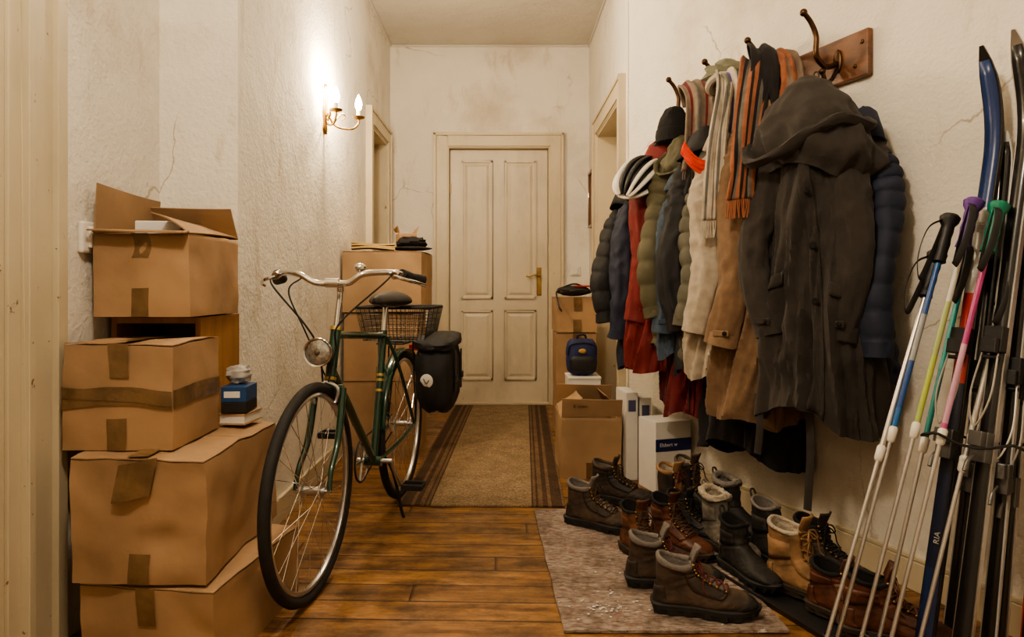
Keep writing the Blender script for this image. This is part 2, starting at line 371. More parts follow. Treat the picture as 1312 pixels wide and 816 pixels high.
# ---------------------------------------------------------------- cartons
def carton(name,label,w,d,h,loc,rz=0,mat=cardM,open_=None,tape=('top',),seed=0,tm=None,group=None,crush=.004):
    e=thing(name,label,'cardboard box',loc,math.radians(rz),group); tm=tm or tapeM
    mb=MB(); n=20
    def disp(p):
        k=noise.noise_vector(p*4+V((seed*3.1,0,0)))*crush
        k+=noise.noise_vector(p*13+V((seed*1.7,4,0)))*crush*.35
        k+=V((0,1,0))*max(0,noise.noise(p*9+V((0,seed*5.,2)))-.25)*crush*1.6*(1 if p.y<0 else -1)
        q=p+k
        if p.z<.001: q.z=p.z
        return q
    faces=[(V((-w/2,-d/2,0)),V((w,0,0)),V((0,0,h))),(V((w/2,-d/2,0)),V((0,d,0)),V((0,0,h))),
           (V((w/2,d/2,0)),V((-w,0,0)),V((0,0,h))),(V((-w/2,d/2,0)),V((0,-d,0)),V((0,0,h))),(V((-w/2,-d/2,0)),V((0,d,0)),V((w,0,0)))]
    if not open_: faces.append((V((-w/2,-d/2,h)),V((w,0,0)),V((0,d,0))))
    for o,a,b in faces: mb.grid(lambda u,v:disp(o+a*u+b*v),n,n)
    ob=mb.obj('box_body',mat,e,smooth=True,solid=0 if not open_ else .005,ang=50)
    bm=bmesh.new(); bm.from_mesh(ob.data); bmesh.ops.remove_doubles(bm,verts=bm.verts,dist=1e-4); bmesh.ops.recalc_face_normals(bm,faces=bm.faces); bm.to_mesh(ob.data); bm.free()
    ob.data.set_sharp_from_angle(angle=math.radians(50))
    if not open_:
        for sg in(-1,1):
            m2=MB(); m2.grid(lambda u,v:disp(V((-w/2+w*u, sg*(.002+(d/2-.002)*v),h)))+V((0,0,.004+.003*noise.noise(V((u*3,v*3+sg,seed)))+.003*(1-v))),8,6)
            m2.obj('flap',mat,e,solid=.003,smooth=False)
    else:
        for side,angd,ln in open_:
            a=math.radians(angd); L=ln
            if side in 'FB':
                sg=-1 if side=='F' else 1
                f=lambda u,v:V((-w/2+w*u, sg*(d/2+sin(a)*L*v), h+cos(a)*L*v+.006*sin(v*3+u*2)))
            else:
                sg=-1 if side=='L' else 1
                f=lambda u,v:V((sg*(w/2+sin(a)*L*v), -d/2+d*u, h+cos(a)*L*v+.010*sin(v*3+u*2)))
            m2=MB(); m2.grid(f,8,6); m2.obj('flap',mat,e,solid=.004,smooth=False)
    def strip(fn,nu,nv):
        m2=MB(); m2.grid(fn,nu,nv); m2.obj('packing_tape',tm,e)
    t=.027; o_=.0035
    if 'topy' in tape:
        strip(lambda u,v:disp(V(((v-.5)*2*t,-d/2+d*u,h)))+V((0,0,.0125)),8,2)
    if 'top' in tape:
        strip(lambda u,v:disp(V((-w/2+w*u,(v-.5)*2*t,h)))+V((0,0,.0125)),8,2)
        strip(lambda u,v:disp(V((w/2,(v-.5)*2*t,h-.09*u)))+V((o_,0,0)),8,2)
    if 'topf' in tape:
        strip(lambda u,v:disp(V(((v-.5)*2*t+.006*u,-d/2,h+.006-.095*u)))+V((0,-o_-.004*(1-u),0)),8,2)
    if 'botf' in tape:
        strip(lambda u,v:disp(V(((v-.5)*2*t,-d/2,.085*u)))+V((0,-o_,0)),8,2)
    if 'band' in tape:
        zz=h*.48
        strip(lambda u,v:disp(V((-w/2+w*u,-d/2,zz+(v-.5)*.05+.01*sin(u*3))))+V((0,-o_,0)),20,3)
        strip(lambda u,v:disp(V((w/2,-d/2+d*u,zz+(v-.5)*.05+.004)))+V((o_,0,0)),20,3)
        strip(lambda u,v:disp(V((-w/2+w*u,-d/2,zz+.020+(v-.5)*.03-.018*u)))+V((0,-o_-.0015,0)),20,3)
    return e
carton('cardboard_box','large flat brown cardboard box on floorboards',.385,.50,.222,(-.905,2.01,0),-8,tape=('topf','topy'),seed=1,crush=.009)
b2=carton('cardboard_box','big brown cardboard box with sagging taped top',.35,.54,.318,(-.955,2.03,.236),-1,tape=('botf','topy'),seed=2,crush=.014)
mb=MB(); mb.grid(lambda u,v:V((-.045+.10*u-.02*v,-.2795-.004*sin(u*5),.315-.10*v+.02*u)),6,5); mb.obj('packing_tape',tapeM,b2,solid=.001,smooth=False)
carton('cardboard_box','brown cardboard box wrapped with a tape band',.30,.30,.283,(-1.055,1.985,.570),0,tape=('topf','botf','band','topy'),seed=3,crush=.010)
b4=carton('cardboard_box','open cardboard box with raised flaps on wooden shelf',.285,.37,.25,(-1.085,2.20,.928),0,open_=[('L',-3,.15),('B',-30,.13),('R',-62,.13),('F',82,.04)],tape=('botf',),seed=4,crush=.010)
mb=MB(); mb.grid(lambda u,v:V((-.03+.05*u+.012*sin(v*3),-.1915,.25-.075*v)),4,6); mb.obj('packing_tape',tapeM,b4,smooth=False)
e=thing('paper_stack','white boxed papers inside the open carton','papers',(-1.08,2.20,.94),.12)
mb=MB(); mb.bb(-.09,.05,-.08,.06,.01,.285); mb.obj('papers',white,e,bevel=.004,smooth=False)
e=thing('bookcase','small open orange wooden bookcase with one shelf','bookcase',(-1.245,2.13,0))
for nm,b in (('side_panel',(0,.018,0,.31,0,.92)),('side_panel',(.267,.285,0,.31,0,.92)),('shelf_board',(.018,.267,.004,.30,.44,.458)),('top_panel',(.0181,.2669,.0,.31,.90,.92)),('bottom_panel',(.018,.267,.004,.30,.05,.068)),('back_panel',(.018,.267,.30,.308,.05,.90))):
    mb=MB(); mb.bb(*b); mb.obj(nm,woodM,e,smooth=False,bevel=.0015)
blueM=M('blue_pack',(.02,.07,.20),.45,var=.1)
e=thing('paper_pack','blue and black printed pack on the big cardboard box','box',(-.865,2.20,.612),.05)
mb=MB(); mb.bb(-.04,.04,-.055,.055,0,.035); mb.obj('pack_base',blackpl,e,bevel=.002,smooth=False)
mb=MB(); mb.bb(-.04,.04,-.055,.055,.0355,.085); mb.obj('pack_top',blueM,e,bevel=.002,smooth=False)
mb=MB(); mb.bb(-.03,.02,-.0565,-.0555,.05,.07); mb.obj('pack_label',white,e,smooth=False)
e=thing('book','worn tan paperback under the blue pack','book',(-.865,2.21,.574),-.1)
mb=MB(); mb.bb(-.045,.045,-.06,.06,0,.005);mb.bb(-.045,.045,-.06,.06,.03,.035);mb.bb(-.045,-.040,-.06,.06,0.005,.03); mb.obj('book_cover',card2,e,smooth=False)
mb=MB(); mb.bb(-.0399,.042,-.057,.057,.0051,.0299); mb.obj('book_pages',white,e,smooth=False)
e=thing('plastic_bag','crumpled translucent white plastic bag','plastic bag',(-.875,2.22,.698))
mb=MB(); mb.ell((0,0,.03),(.04,.04,.03),fn=lambda d:1+.35*noise.noise(d*3.3)); mb.obj('bag_film',M('bag_film',(.45,.43,.40),.2),e)
carton('cardboard_box','tall brown box at bottom of stack by the wall',.44,.50,.44,(-.735,4.25,0),0,seed=5,tape=('topf',))
carton('cardboard_box','brown cardboard box in the middle of a stack',.44,.50,.395,(-.735,4.25,.452),1,seed=6,tape=('topf','botf'))
carton('cardboard_box','wide brown cardboard box topping a stack',.47,.52,.36,(-.718,4.25,.862),-1,seed=7,mat=card2,tape=('botf','topy'))
e=thing('folder','yellow paper folders lying on a cardboard box','folder',(-.80,4.12,1.240),.2)
fy=M('folder_yellow',(.62,.44,.20),.7)
for i in range(3):
    mb=MB(); mb.grid(lambda u,v:V((-.13+.26*u,-.1+.2*v,.006+i*.014+.007*sin(u*4+i))),8,4); mb.obj('folder_sheet',fy,e,solid=.009,smooth=False)
e=thing('hat','black crumpled felt hat resting on boxes','hat',(-.575,4.2,1.240))
mb=MB(); mb.ell((0,0,.012),(.13,.11,.014),fn=lambda d:1+.1*noise.noise(d*2)); mb.obj('hat_brim',darkM,e)
mb=MB(); mb.ell((0,0,.045),(.095,.08,.04),fn=lambda d:1+.3*noise.noise(d*3)); mb.obj('hat_crown',darkM,e)
carton('cardboard_box','small open brown box against the wall on a stack',.11,.12,.12,(-.64,4.42,1.240),20,open_=[('L',20,.05),('R',20,.05)],tape=(),seed=8)
carton('cardboard_box','brown box at the bottom of the stack beside the doorway',.28,.34,.30,(.50,4.72,0),0,seed=9,tape=())
carton('cardboard_box','tall brown cardboard box in stack',.27,.34,.38,(.495,4.72,.312),0,seed=10,tape=('topf','botf'))
carton('cardboard_box','cardboard box topping the stack under a black bag',.27,.34,.23,(.495,4.72,.705),2,seed=11,tape=('topf','botf'))
e=thing('shoulder_bag','small black bag slumped on a cardboard box','bag',(.49,4.68,.948))
mb=MB(); mb.ell((0,0,.035),(.12,.09,.036),fn=lambda d:1+.2*noise.noise(d*2.5)); mb.obj('bag_body',blackpl,e)
mb=MB(); mb.tube(cat([(-.11,-.02,.04),(-.13,-.12,.02),(-.12,-.19,-.06),(-.10,-.195,-.1)],6),.006,8); mb.tube(cat([(.1,0,.05),(0,-.05,.085),(-.1,0,.05)],6),.006,8); mb.obj('bag_strap',blackpl,e)
mb=MB(); mb.bb(.0,.11,-.06,.05,.062,.075); mb.obj('bag_flap',M('red_cloth',(.35,.03,.02),.8),e,bevel=.004,smooth=False)
carton('cardboard_box','brown cardboard box under a white box',.26,.28,.30,(.50,4.28,0),0,seed=12,tape=())
e=thing('storage_box','white lidded cardboard box under the backpack','box',(.50,4.24,.313))
mb=MB(); mb.bb(-.10,.10,-.11,.11,0,.13); mb.obj('box_body',white,e,bevel=.003,smooth=False)
mb=MB(); mb.bb(-.103,.103,-.113,.113,.1301,.145); mb.obj('box_lid',white,e,bevel=.003,smooth=False)
navyB=M('backpack_navy',(.018,.028,.11),.7,bump=.2,bs=120)
e=thing('backpack','small navy backpack with pale patch and black trim','backpack',(.49,4.22,.460))
sq=lambda d:1/(abs(d.x)**4.5+abs(d.y)**4.5+abs(d.z)**4.5)**(1/4.5)*.9*(1+.06*noise.noise(d*3))
mb=MB(); mb.ell((0,0,.115),(.105,.06,.125),fn=sq,seg=28); mb.obj('bag_body',navyB,e)
mb=MB(); mb.ell((0,-.05,.075),(.085,.03,.055),fn=sq,seg=28); mb.obj('front_pocket',blackpl,e)
mb=MB(); mb.tube(cat([(-.03,0,.215),(-.02,-.01,.25),(.02,-.01,.25),(.03,0,.215)],6),.007,8); mb.obj('grab_handle',blackpl,e)
mb=MB(); mb.tube(cat([(-.09,-.045,.13),(-.075,-.05,.19),(0,-.053,.205),(.075,-.05,.19),(.09,-.045,.13)],6),.004,6); mb.obj('zipper',blackpl,e)
mb=MB(); mb.ell((0,-.060,.155),(.024,.006,.015)); mb.obj('patch',M('orange_patch',(.6,.35,.1),.6),e)
b=carton('cardboard_box','open brown cardboard box with printed flap',.315,.36,.325,(.465,3.72,0),0,open_=[('L',-48,.15),('F',18,.11),('R',-35,.14),('B',-20,.14)],tape=('botf',),seed=13,mat=card2,crush=.008)
def text(body,size,loc,rot,mat,parent,name='lettering',ext=.0006):
    c=D.curves.new(name,'FONT'); c.body=body; c.size=size; c.extrude=ext; c.align_x='CENTER'; c.align_y='CENTER'
    o=D.objects.new(name,c); COL.objects.link(o); bpy.context.view_layer.update()
    me=D.meshes.new_from_object(o.evaluated_get(bpy.context.evaluated_depsgraph_get())); D.objects.remove(o)
    me.materials.clear(); me.materials.append(mat)
    n=D.objects.new(name,me); COL.objects.link(n); n.parent=parent; n.location=loc; n.rotation_euler=rot; return n
ink=M('dark_ink',(.10,.06,.04),.6)
text('E. Iakeur',.022,(-.06,-.207,.388),(math.radians(108),0,0),ink,b)
e=thing('carton_pack','white carton with dark blue printed band','box',(.815,3.40,0),ang+pi/2-.04)
mb=MB(); mb.bb(-.10,.10,-.085,.085,0,.35); mb.obj('box_body',white,e,bevel=.003,smooth=False)
mb=MB(); mb.bb(-.1005,.1005,-.0875,-.0855,.205,.265); mb.obj('printed_band',M('blue_band',(.012,.022,.11),.45),e,smooth=False)
text('Elsbert w',.026,(-.03,-.0885,.236),(pi/2,0,0),white,e)
mb=MB(); mb.bb(-.09,.03,-.0875,-.0855,.06,.085); mb.obj('printed_label',M('label_red',(.4,.2,.12),.5),e,smooth=False)
for (x,y,hh,l) in ((.665,3.62,.46,'tall slim white carton beside open box'),(.74,3.64,.43,'tall slim white carton near the wall')):
    e=thing('magazine_carton',l,'box',(x,y,0),.1)
    mb=MB(); mb.bb(-.032,.032,-.1,.1,0,hh); mb.obj('box_body',white,e,bevel=.003,smooth=False)
    mb=MB(); mb.bb(-.02,.02,-.1015,-.1005,hh-.10,hh-.04); mb.obj('printed_label',M('label_b',(.1,.1,.2),.5),e,smooth=False)
# ---------------------------------------------------------------- rugs
def runner():
    m,nt,b,o=newmat('runner_weave',.95)
    sp=nt.nodes.new('ShaderNodeSeparateXYZ'); nt.links.new(o,sp.inputs[0])
    ax=math_(nt,'DIVIDE',math_(nt,'ABSOLUTE',sp.outputs[0]),.385)
    tan=(.31,.22,.13); dk=(.075,.040,.020); md=(.18,.108,.056)
    c=ramp(nt,ax,[(0,tan),(.60,tan),(.605,dk),(.625,md),(.66,dk),(.68,md),(.74,dk),(.80,md),(.84,dk),(.97,md)],True)
    w1=math_(nt,'SINE',math_(nt,'MULTIPLY',sp.outputs[1],500.)); w2=math_(nt,'SINE',math_(nt,'MULTIPLY',sp.outputs[0],500.))
    ww=math_(nt,'MULTIPLY',w1,w2)
    c=mixc(nt,.55,c,ramp(nt,noise_(nt,o,9,7,rough=.7),[(.35,.5),(.65,1.15)]),'MULTIPLY')
    c=mixc(nt,.6,c,ramp(nt,noise_(nt,o,120,2),[(.35,.35),(.65,1.5)]),'MULTIPLY')
    nt.links.new(c,b.inputs['Base Color']); bump_(nt,b,ww,.5,.003); return m
mb=MB(); mb.grid(lambda u,v:V((-.385+.77*u,-1.30+2.6*v,.007+.0015*sin(v*17))),8,40)
e=thing('runner_rug','long brown woven runner rug with dark striped borders','rug',(-.062,4.39,0),math.radians(-1.8))
mb.obj('rug_pile',runner(),e,solid=.008,smooth=False)
def rag():
    m,nt,b,o=newmat('rag_rug_weave',.97)
    sp=nt.nodes.new('ShaderNodeSeparateXYZ'); nt.links.new(o,sp.inputs[0])
    row=math_(nt,'SINE',math_(nt,'MULTIPLY',sp.outputs[1],330.))
    st1=noise_(nt,o,75,4,(.45,1.3,1),.65); st2=noise_(nt,o,30,4,(1,.8,1),.6)
    c=ramp(nt,st1,[(.30,(.08,.050,.040)),(.42,(.225,.17,.14)),(.55,(.34,.275,.23)),(.72,(.44,.37,.32))])
    c=mixc(nt,ramp(nt,st2,[(.56,0.),(.62,.5)]),c,(.19,.085,.07))
    dirt=ramp(nt,noise_(nt,o,5,8,rough=.72),[(.46,0.),(.62,.75)]); c=mixc(nt,dirt,c,(.095,.062,.042))
    snow=ramp(nt,noise_(nt,o,7.3,9,rough=.75),[(.64,0.),(.66,.9)]); c=mixc(nt,snow,c,(.70,.66,.63))
    nt.links.new(c,b.inputs['Base Color']); bump_(nt,b,math_(nt,'ADD',st1,math_(nt,'MULTIPLY',row,.12)),.9,.008); return m
mb=MB(); mb.grid(lambda u,v:V((.137+.04*(1-v)+.66*u+.0015*sin(v*23),1.965+1.07*v+.002*sin(u*9),.007+.002*noise.noise(V((u*6,v*7,0))))),20,30)
e=thing('rag_rug','worn brownish grey rag rug dotted with snow and dirt','rug',(0,0,0)); mb.obj('rug_weave',rag(),e,solid=.008,smooth=False)
snowM=M('snow',(.72,.70,.69),.5,bump=.5,bs=60)
e=thing('snow_debris','melting snow crumbs scattered on the rag rug','snow',(.31,2.10,.012)); e["kind"]="stuff"
mb=MB(); rs=random.Random(5)
for i in range(60):
    r=abs(rs.gauss(0,.05)); a=rs.uniform(0,6.28); s_=rs.uniform(.0015,.0045)
    mb.ell((r*cos(a)*1.2+(.08 if i%7==0 else 0),r*sin(a)*.8+(.4*rs.random() if i%6==0 else 0),s_*.4),(s_*1.3,s_,s_*.6),seg=6)
o=mb.obj('snow_crumbs',snowM,e); o["kind"]="stuff"
def rr(hx,hy,z,r=.03):
    out=[]
    for cx,cy,a0 in ((hx-r,hy-r,0),(-hx+r,hy-r,pi/2),(-hx+r,-hy+r,pi),(hx-r,-hy+r,1.5*pi)):
        for k in range(5): out.append(V((cx+cos(a0+k*pi/8)*r,cy+sin(a0+k*pi/8)*r,z)))
    return out
e=thing('boot_tray','black plastic boot tray with raised rim','tray',(1.02,2.14,0),ang+pi/2)
mb=MB(); mb.loft([rr(.17,.40,.0),rr(.18,.41,.022),rr(.172,.402,.022),rr(.162,.392,.006)],(1,1)); mb.obj('tray_shell',blackpl,e,smooth=False)
# ---------------------------------------------------------------- bicycle
F=V((-.1206,-.9927,0)); rearp=V((-.493,3.26,0))
bike=thing('bicycle','dark green city bicycle with chrome handlebar, parked on floorboards','bicycle',rearp,math.atan2(F.y,F.x))
hubR=V((0,0,.352)); hubF=V((1.08,0,.352)); BB=V((.44,0,.285))
def wheel(c,lab):
    wl=D.objects.new('wheel',None); wl.empty_display_size=.05; COL.objects.link(wl); wl.parent=bike; wl.location=c; wl["label"]=lab
    mb=MB(); mb.ring((0,0,0),.333,.018,'y',72,10); mb.obj('tire',rubber,wl)
    mb=MB(); mb.ring((0,0,0),.309,.010,'y',72,8,sq=(.9,1.1)); mb.obj('rim',alu,wl)
    mb=MB(); mb.lathe([(.005,-.065),(.005,-.045),(.011,-.044),(.011,-.035),(.026,-.034),(.026,-.030),(.013,-.026),(.013,.026),(.026,.030),(.026,.034),(.011,.035),(.011,.044),(.005,.045),(.005,.065)],16,(0,0,0),Matrix.Rotation(pi/2,3,'X')); mb.obj('hub',alu,wl)
    ms={}
    for i in range(32):
        sd=1 if i%2 else -1; k=i//2; off=.9 if (k%2) else -.9
        if i<4:
            mb=MB(); mb.tube([(cos(off)*.024,.032*sd,sin(off)*.024),(.305,.003*sd,0)],.0012,5)
            ob=mb.obj('spoke',chrome,wl); ms[(sd,k%2)]=ob.data
        else:
            ob=D.objects.new('spoke',ms[(sd,k%2)]); COL.objects.link(ob); ob.parent=wl
        ob.rotation_euler=(0,2*pi*i/32,0)
wheel(hubR,'rear spoked wheel with black tyre'); wheel(hubF,'front spoked wheel with black tyre')
def ax(z): return V((1.035-(z-.352)/3.08,0,z))
mb=MB(); st_=V((.295,0,.82))
mb.tube([BB,st_],.0155,14); mb.tube([ax(.69),ax(.87)],.019,14); mb.tube([ax(.845),V((.30,0,.80))],.0145,14); mb.tube([ax(.725),BB],.0165,14)
mb.tube([BB+V((0,-.035,0)),BB+V((0,.035,0))],.022,14)
for sg in(-1,1):
    mb.tube(cat([BB+V((-.03,.02*sg,0)),(.25,.045*sg,.31),hubR+V((0,.062*sg,0))],5),.009,10)
    mb.tube(cat([V((.30,.018*sg,.79)),(.2,.045*sg,.64),hubR+V((0,.062*sg,0))],5),.008,10)
mb.obj('frame',greenP,bike,label='dark green enamelled steel frame')
for p,q,r in [(BB.lerp(st_,t),BB.lerp(st_,t+.02),.0163) for t in (.52,.60,.64)]+[(ax(.69),ax(.70),.0215),(ax(.86),ax(.872),.0215)]:
    mb=MB(); mb.tube([p,q],r,14); mb.obj('gold_band',goldP,bike,label='gold decorative band')
mb=MB(); mb.tube([ax(.66),ax(.69)],.017,12); mb.tube([ax(.665)+V((0,-.05,0)),ax(.665)+V((0,.05,0))],.013,10)
for sg in(-1,1): mb.tube(cat([ax(.665)+V((0,.05*sg,0)),ax(.5)+V((0,.053*sg,0)),hubF+V((-.02,.056*sg,.06)),hubF+V((0,.058*sg,0))],6),[(0,.013),(1,.008)],10)
mb.obj('fork',greenP,bike)
mb=MB(); mb.tube([ax(.87),ax(1.01)],.0115,12); mb.tube(cat([ax(1.0),ax(1.025)+V((.02,0,.0)),ax(1.025)+V((.085,0,.005))],5),.0135,12); mb.tube([ax(1.025)+V((.085,-.025,.005)),ax(1.025)+V((.085,.025,.005))],.017,12); mb.obj('stem',chrome,bike)
hb=ax(1.025)+V((.085,0,.005))
def hp(sg):
    k=.95 if sg<0 else .84
    return [hb,hb+V((.005,.06*sg,.0)),hb+V((0,.13*sg*k,.03)),hb+V((-.05,.21*sg*k,.038)),hb+V((-.10,.265*sg*k,.032)),hb+V((-.18,.285*sg*k,.018))]
for_l=cat(hp(-1),8); for_r=cat(hp(1),8)
mb=MB(); mb.tube(list(reversed(for_l))[:-1]+for_r,.011,12); mb.obj('handlebar',chrome,bike)
for sg,pts in((-1,for_l),(1,for_r)):
    mb=MB(); a=pts[-1]; b_=pts[-9]; mb.tube([b_,b_.lerp(a,.5),a,a+(a-b_)*.45+V((0,.03*sg,0))],.019,14,rf=lambda t,th:1+.05*sin(t*60)); mb.obj('grip',rubber,bike)
    c=pts[-12]; mb=MB(); mb.tube([c+V((0,0,.0)),c+V((.03,0,-.01))],.015,10)
    mb.tube(cat([c+V((.03,0,-.012)),c+V((.035,.035*sg,-.022)),c+V((-.01,.075*sg,-.035)),c+V((-.07,.09*sg,-.045))],6),.0065,8,sq=(1,.7)); mb.obj('brake_lever',chrome,bike)
    mb=MB(); mb.tube(cat([c+V((.035,-.01*sg,-.01)),c+V((.10,-.02*sg,-.04)),hb+V((.10,.06*sg,-.14)),ax(.80)+V((.06,.03*sg,0)),ax(.69)+V((.04,.01*sg,0))],8),.0034,6); mb.obj('brake_cable',rubber,bike)
mb=MB(); mb.tube(cat([hb+V((-.02,-.12,.02)),hb+V((.07,-.13,-.03)),hb+V((.10,-.06,-.16)),BB.lerp(ax(.725),.8)+V((.03,-.02,0))],8),.003,6); mb.obj('gear_cable',rubber,bike)
mb=MB(); mb.ell(hb+V((-.03,.09,.055)),(.022,.022,.016)); mb.tube([hb+V((-.015,.09,.03)),hb+V((-.03,.09,.05))],.006,8); mb.obj('bell',chrome,bike)
mb=MB()
for sg in(-1,1): mb.tube(cat([ax(.69)+V((.035,0,0)),ax(.66)+V((.035,.045*sg,.01)),ax(.62)+V((.03,.035*sg,0)),(1.04-.0,.022*sg,.655)],5),.006,8)
mb.obj('brake_calliper',alu,bike)
hl=V((.985,-.015,.795)); Rx=Matrix.Rotation(pi/2,3,'Y')
mb=MB(); mb.lathe([(.008,-.07),(.028,-.05),(.042,-.02),(.049,.006),(.051,.014),(.049,.020),(.044,.018)],26,hl,Rx,cap=(1,0)); mb.tube([hl+V((-.05,0,0)),ax(.76)],.006,8); mb.obj('headlight_housing',chrome,bike)
mb=MB(); mb.lathe([(.0445,.012),(.034,.016),(.018,.019),(.001,.020)],26,hl,Rx); mb.obj('headlight_lens',glassM,bike)
mb=MB(); mb.ell(hl+V((.018,0,0)),(.008,.011,.011)); mb.obj('headlight_bulb',M('amber_dark',(.12,.10,.07),.2),bike)
mb=MB(); mb.tube([st_,V((.262,0,.94))],.0125,12); mb.obj('seat_post',chrome,bike)
rings=[]
for x,w_,z0,z1 in ((.12,.03,.955,.975),(.13,.08,.935,.99),(.18,.108,.925,1.0),(.23,.098,.93,.997),(.29,.052,.935,.987),(.36,.032,.94,.982),(.41,.025,.94,.978),(.43,.010,.95,.972)):
    rings.append([V((x,cos(2*pi*k/16)*w_,(z0+z1)/2+sin(2*pi*k/16)*(z1-z0)/2-(.012*(abs(cos(2*pi*k/16))**2)))) for k in range(16)])
mb=MB(); mb.loft(rings); mb.obj('saddle',M('saddle_vinyl',(.03,.026,.024),.45),bike,sub=1)
for sg in(-1,1):
    mb=MB(); mb.tube(cat([(.17,.05*sg,.93),(.24,.02*sg,.925),(.38,.012*sg,.945)],5),.0035,6); mb.obj('saddle_rail',chrome,bike)
mb=MB(); zr=.755
for y in(-.06,0,.06): mb.tube([(-.2,y,zr),(.2,y,zr)],.005,8)
for x in(-.2,-.05,.1,.2): mb.tube([(x,-.06,zr),(x,.06,zr)],.004,8)
for sg in(-1,1):
    mb.tube([(-.1,.06*sg,zr),hubR+V((0,.068*sg,.01))],.004,8); mb.tube([(.02,.06*sg,zr),hubR+V((0,.068*sg,.01))],.004,8)
mb.tube([(.2,0,zr),(.29,0,.78)],.005,8); mb.obj('rear_rack',blackpl,bike)
mb=MB()
def bk(t): return .12+.03*t,.145+.030*t,zr+.008+.155*t
for t in(.0,.2,.4,.6,.8):
    hx,hy,z=bk(t); P=[p+V((.02,0,0)) for p in rr(hx,hy,z,.03)]; mb.tube(P+[P[0]],.0018,6)
for i in range(17):
    u=-1+2*i/16
    h0,w0_,z0=bk(0);h1,w1,z1=bk(1)
    for sg in(-1,1):
        mb.tube([(.02+sg*h0,u*w0_,z0),(.02+sg*h1,u*w1,z1)],.0016,5); mb.tube([(.02+u*h0,sg*w0_,z0),(.02+u*h1,sg*w1,z1)],.0016,5)
    mb.tube([(.02-h0,u*w0_,z0),(.02+h0,u*w0_,z0)],.0018,5)
mb.obj('basket',wireM,bike,label='grey wire rear basket')
mb=MB(); hx,hy,z=bk(1); P=[p+V((.02,0,0)) for p in rr(hx,hy,z,.03)]; mb.tube(P+[P[0]],.007,8); mb.obj('basket_rim',rubber,bike)
mb=MB(); mb.grid(lambda u,v:hubR+V((cos(lerp(.1,2.9,u))*.362,(v-.5)*.05,sin(lerp(.1,2.9,u))*.362+.006*cos((v-.5)*pi))),30,4); mb.obj('rear_fender',greenP,bike,solid=.002)
yc=-.05; mb=MB()
mb.ring(BB+V((0,yc,0)),.085,.004,'y',40,6)
for k in range(5): mb.tube([BB+V((0,yc,0)),BB+V((cos(k*1.2566)*.085,yc,sin(k*1.2566)*.085))],.006,6)
mb.obj('chainring',alu,bike)
mb=MB(); mb.ring(hubR+V((0,yc,0)),.04,.004,'y',24,6); mb.obj('sprocket',alu,bike)
mb=MB(); mb.tube([BB+V((0,yc,.088)),hubR+V((0,yc,.042))],.004,6); mb.tube([BB+V((0,yc,-.088)),hubR+V((0,yc,-.042))],.004,6); mb.ring(BB+V((0,yc,0)),.09,.004,'y',40,6); mb.obj('chain',blackpl,bike)
for sg in(-1,1):
    q=BB+V((-.10*sg,.085*sg,-.13*sg))
    mb=MB(); mb.tube([BB+V((0,.03*sg,0)),BB+V((0,.08*sg,0))],.009,8); mb.tube([BB+V((0,.075*sg,0)),q],.009,8,sq=(1,.7)); mb.obj('crank_arm',alu,bike)
    mb=MB(); mb.tube([q,q+V((0,.11*sg,0))],.006,8)
    for dx in(-.032,.032): mb.box(q+V((dx,.06*sg,0)),(.018,.085,.024))
    mb.box(q+V((0,.017*sg,0)),(.07,.008,.02)); mb.box(q+V((0,.103*sg,0)),(.07,.008,.02)); mb.obj('pedal',blackpl,bike,bevel=.002,smooth=False)
mb=MB(); mb.tube(cat([(.37,.03,.28),(.33,.055,.20),(.30,.085,.02),(.295,.095,.008)],6),.007,8); mb.obj('kickstand',blackpl,bike)
mb=MB(); mb.box((-.23,0,.70),(.01,.05,.03)); mb.obj('rear_reflector',M('reflector_red',(.5,.02,.02),.2),bike,bevel=.003,smooth=False)
bm_=Matrix.Rotation(math.atan2(F.y,F.x),4,'Z'); 
pn=thing('pannier_bag','soft black bicycle pannier bag with white reflector patch','bag',rearp+bm_@V((0,0,.42)),math.atan2(F.y,F.x))
canv=M('pannier_canvas',(.02,.02,.021),.75,bump=.5,bs=18,bd=.008)
sq4=lambda d:.95/(abs(d.x)**3.6+abs(d.y)**3.6+abs(d.z)**3.6)**(1/3.6)*(1+.10*noise.noise(d*2.6)+.04*noise.noise(d*7))
mb=MB(); mb.ell((0.02,.185,.175),(.16,.098,.18),fn=sq4,seg=40); mb.obj('bag_body',canv,pn)
mb=MB(); mb.ell((0.02,.185,.335),(.168,.104,.034),fn=sq4,seg=40,R=Matrix.Rotation(.10,3,'Y')); mb.obj('bag_lid',canv,pn)
for sg in(-1,1):
    mb=MB(); mb.box((.02+.07*sg,.282,.20),(.022,.006,.19)); mb.obj('strap',blackpl,pn,bevel=.002,smooth=False)
    mb=MB(); mb.box((.02+.07*sg,.287,.17),(.028,.01,.03)); mb.obj('buckle',blackpl,pn,bevel=.002,smooth=False)
mb=MB(); mb.ell((.179,.165,.165),(.006,.030,.032),fn=lambda d:1 if d.y*.6+d.z>-.7 else .8); mb.obj('reflector_patch',white,pn)
mb=MB(); mb.tube(cat([(.186,.152,.176),(.187,.165,.154),(.186,.178,.170)],5),.0025,6); mb.obj('patch_emblem',gun,pn)
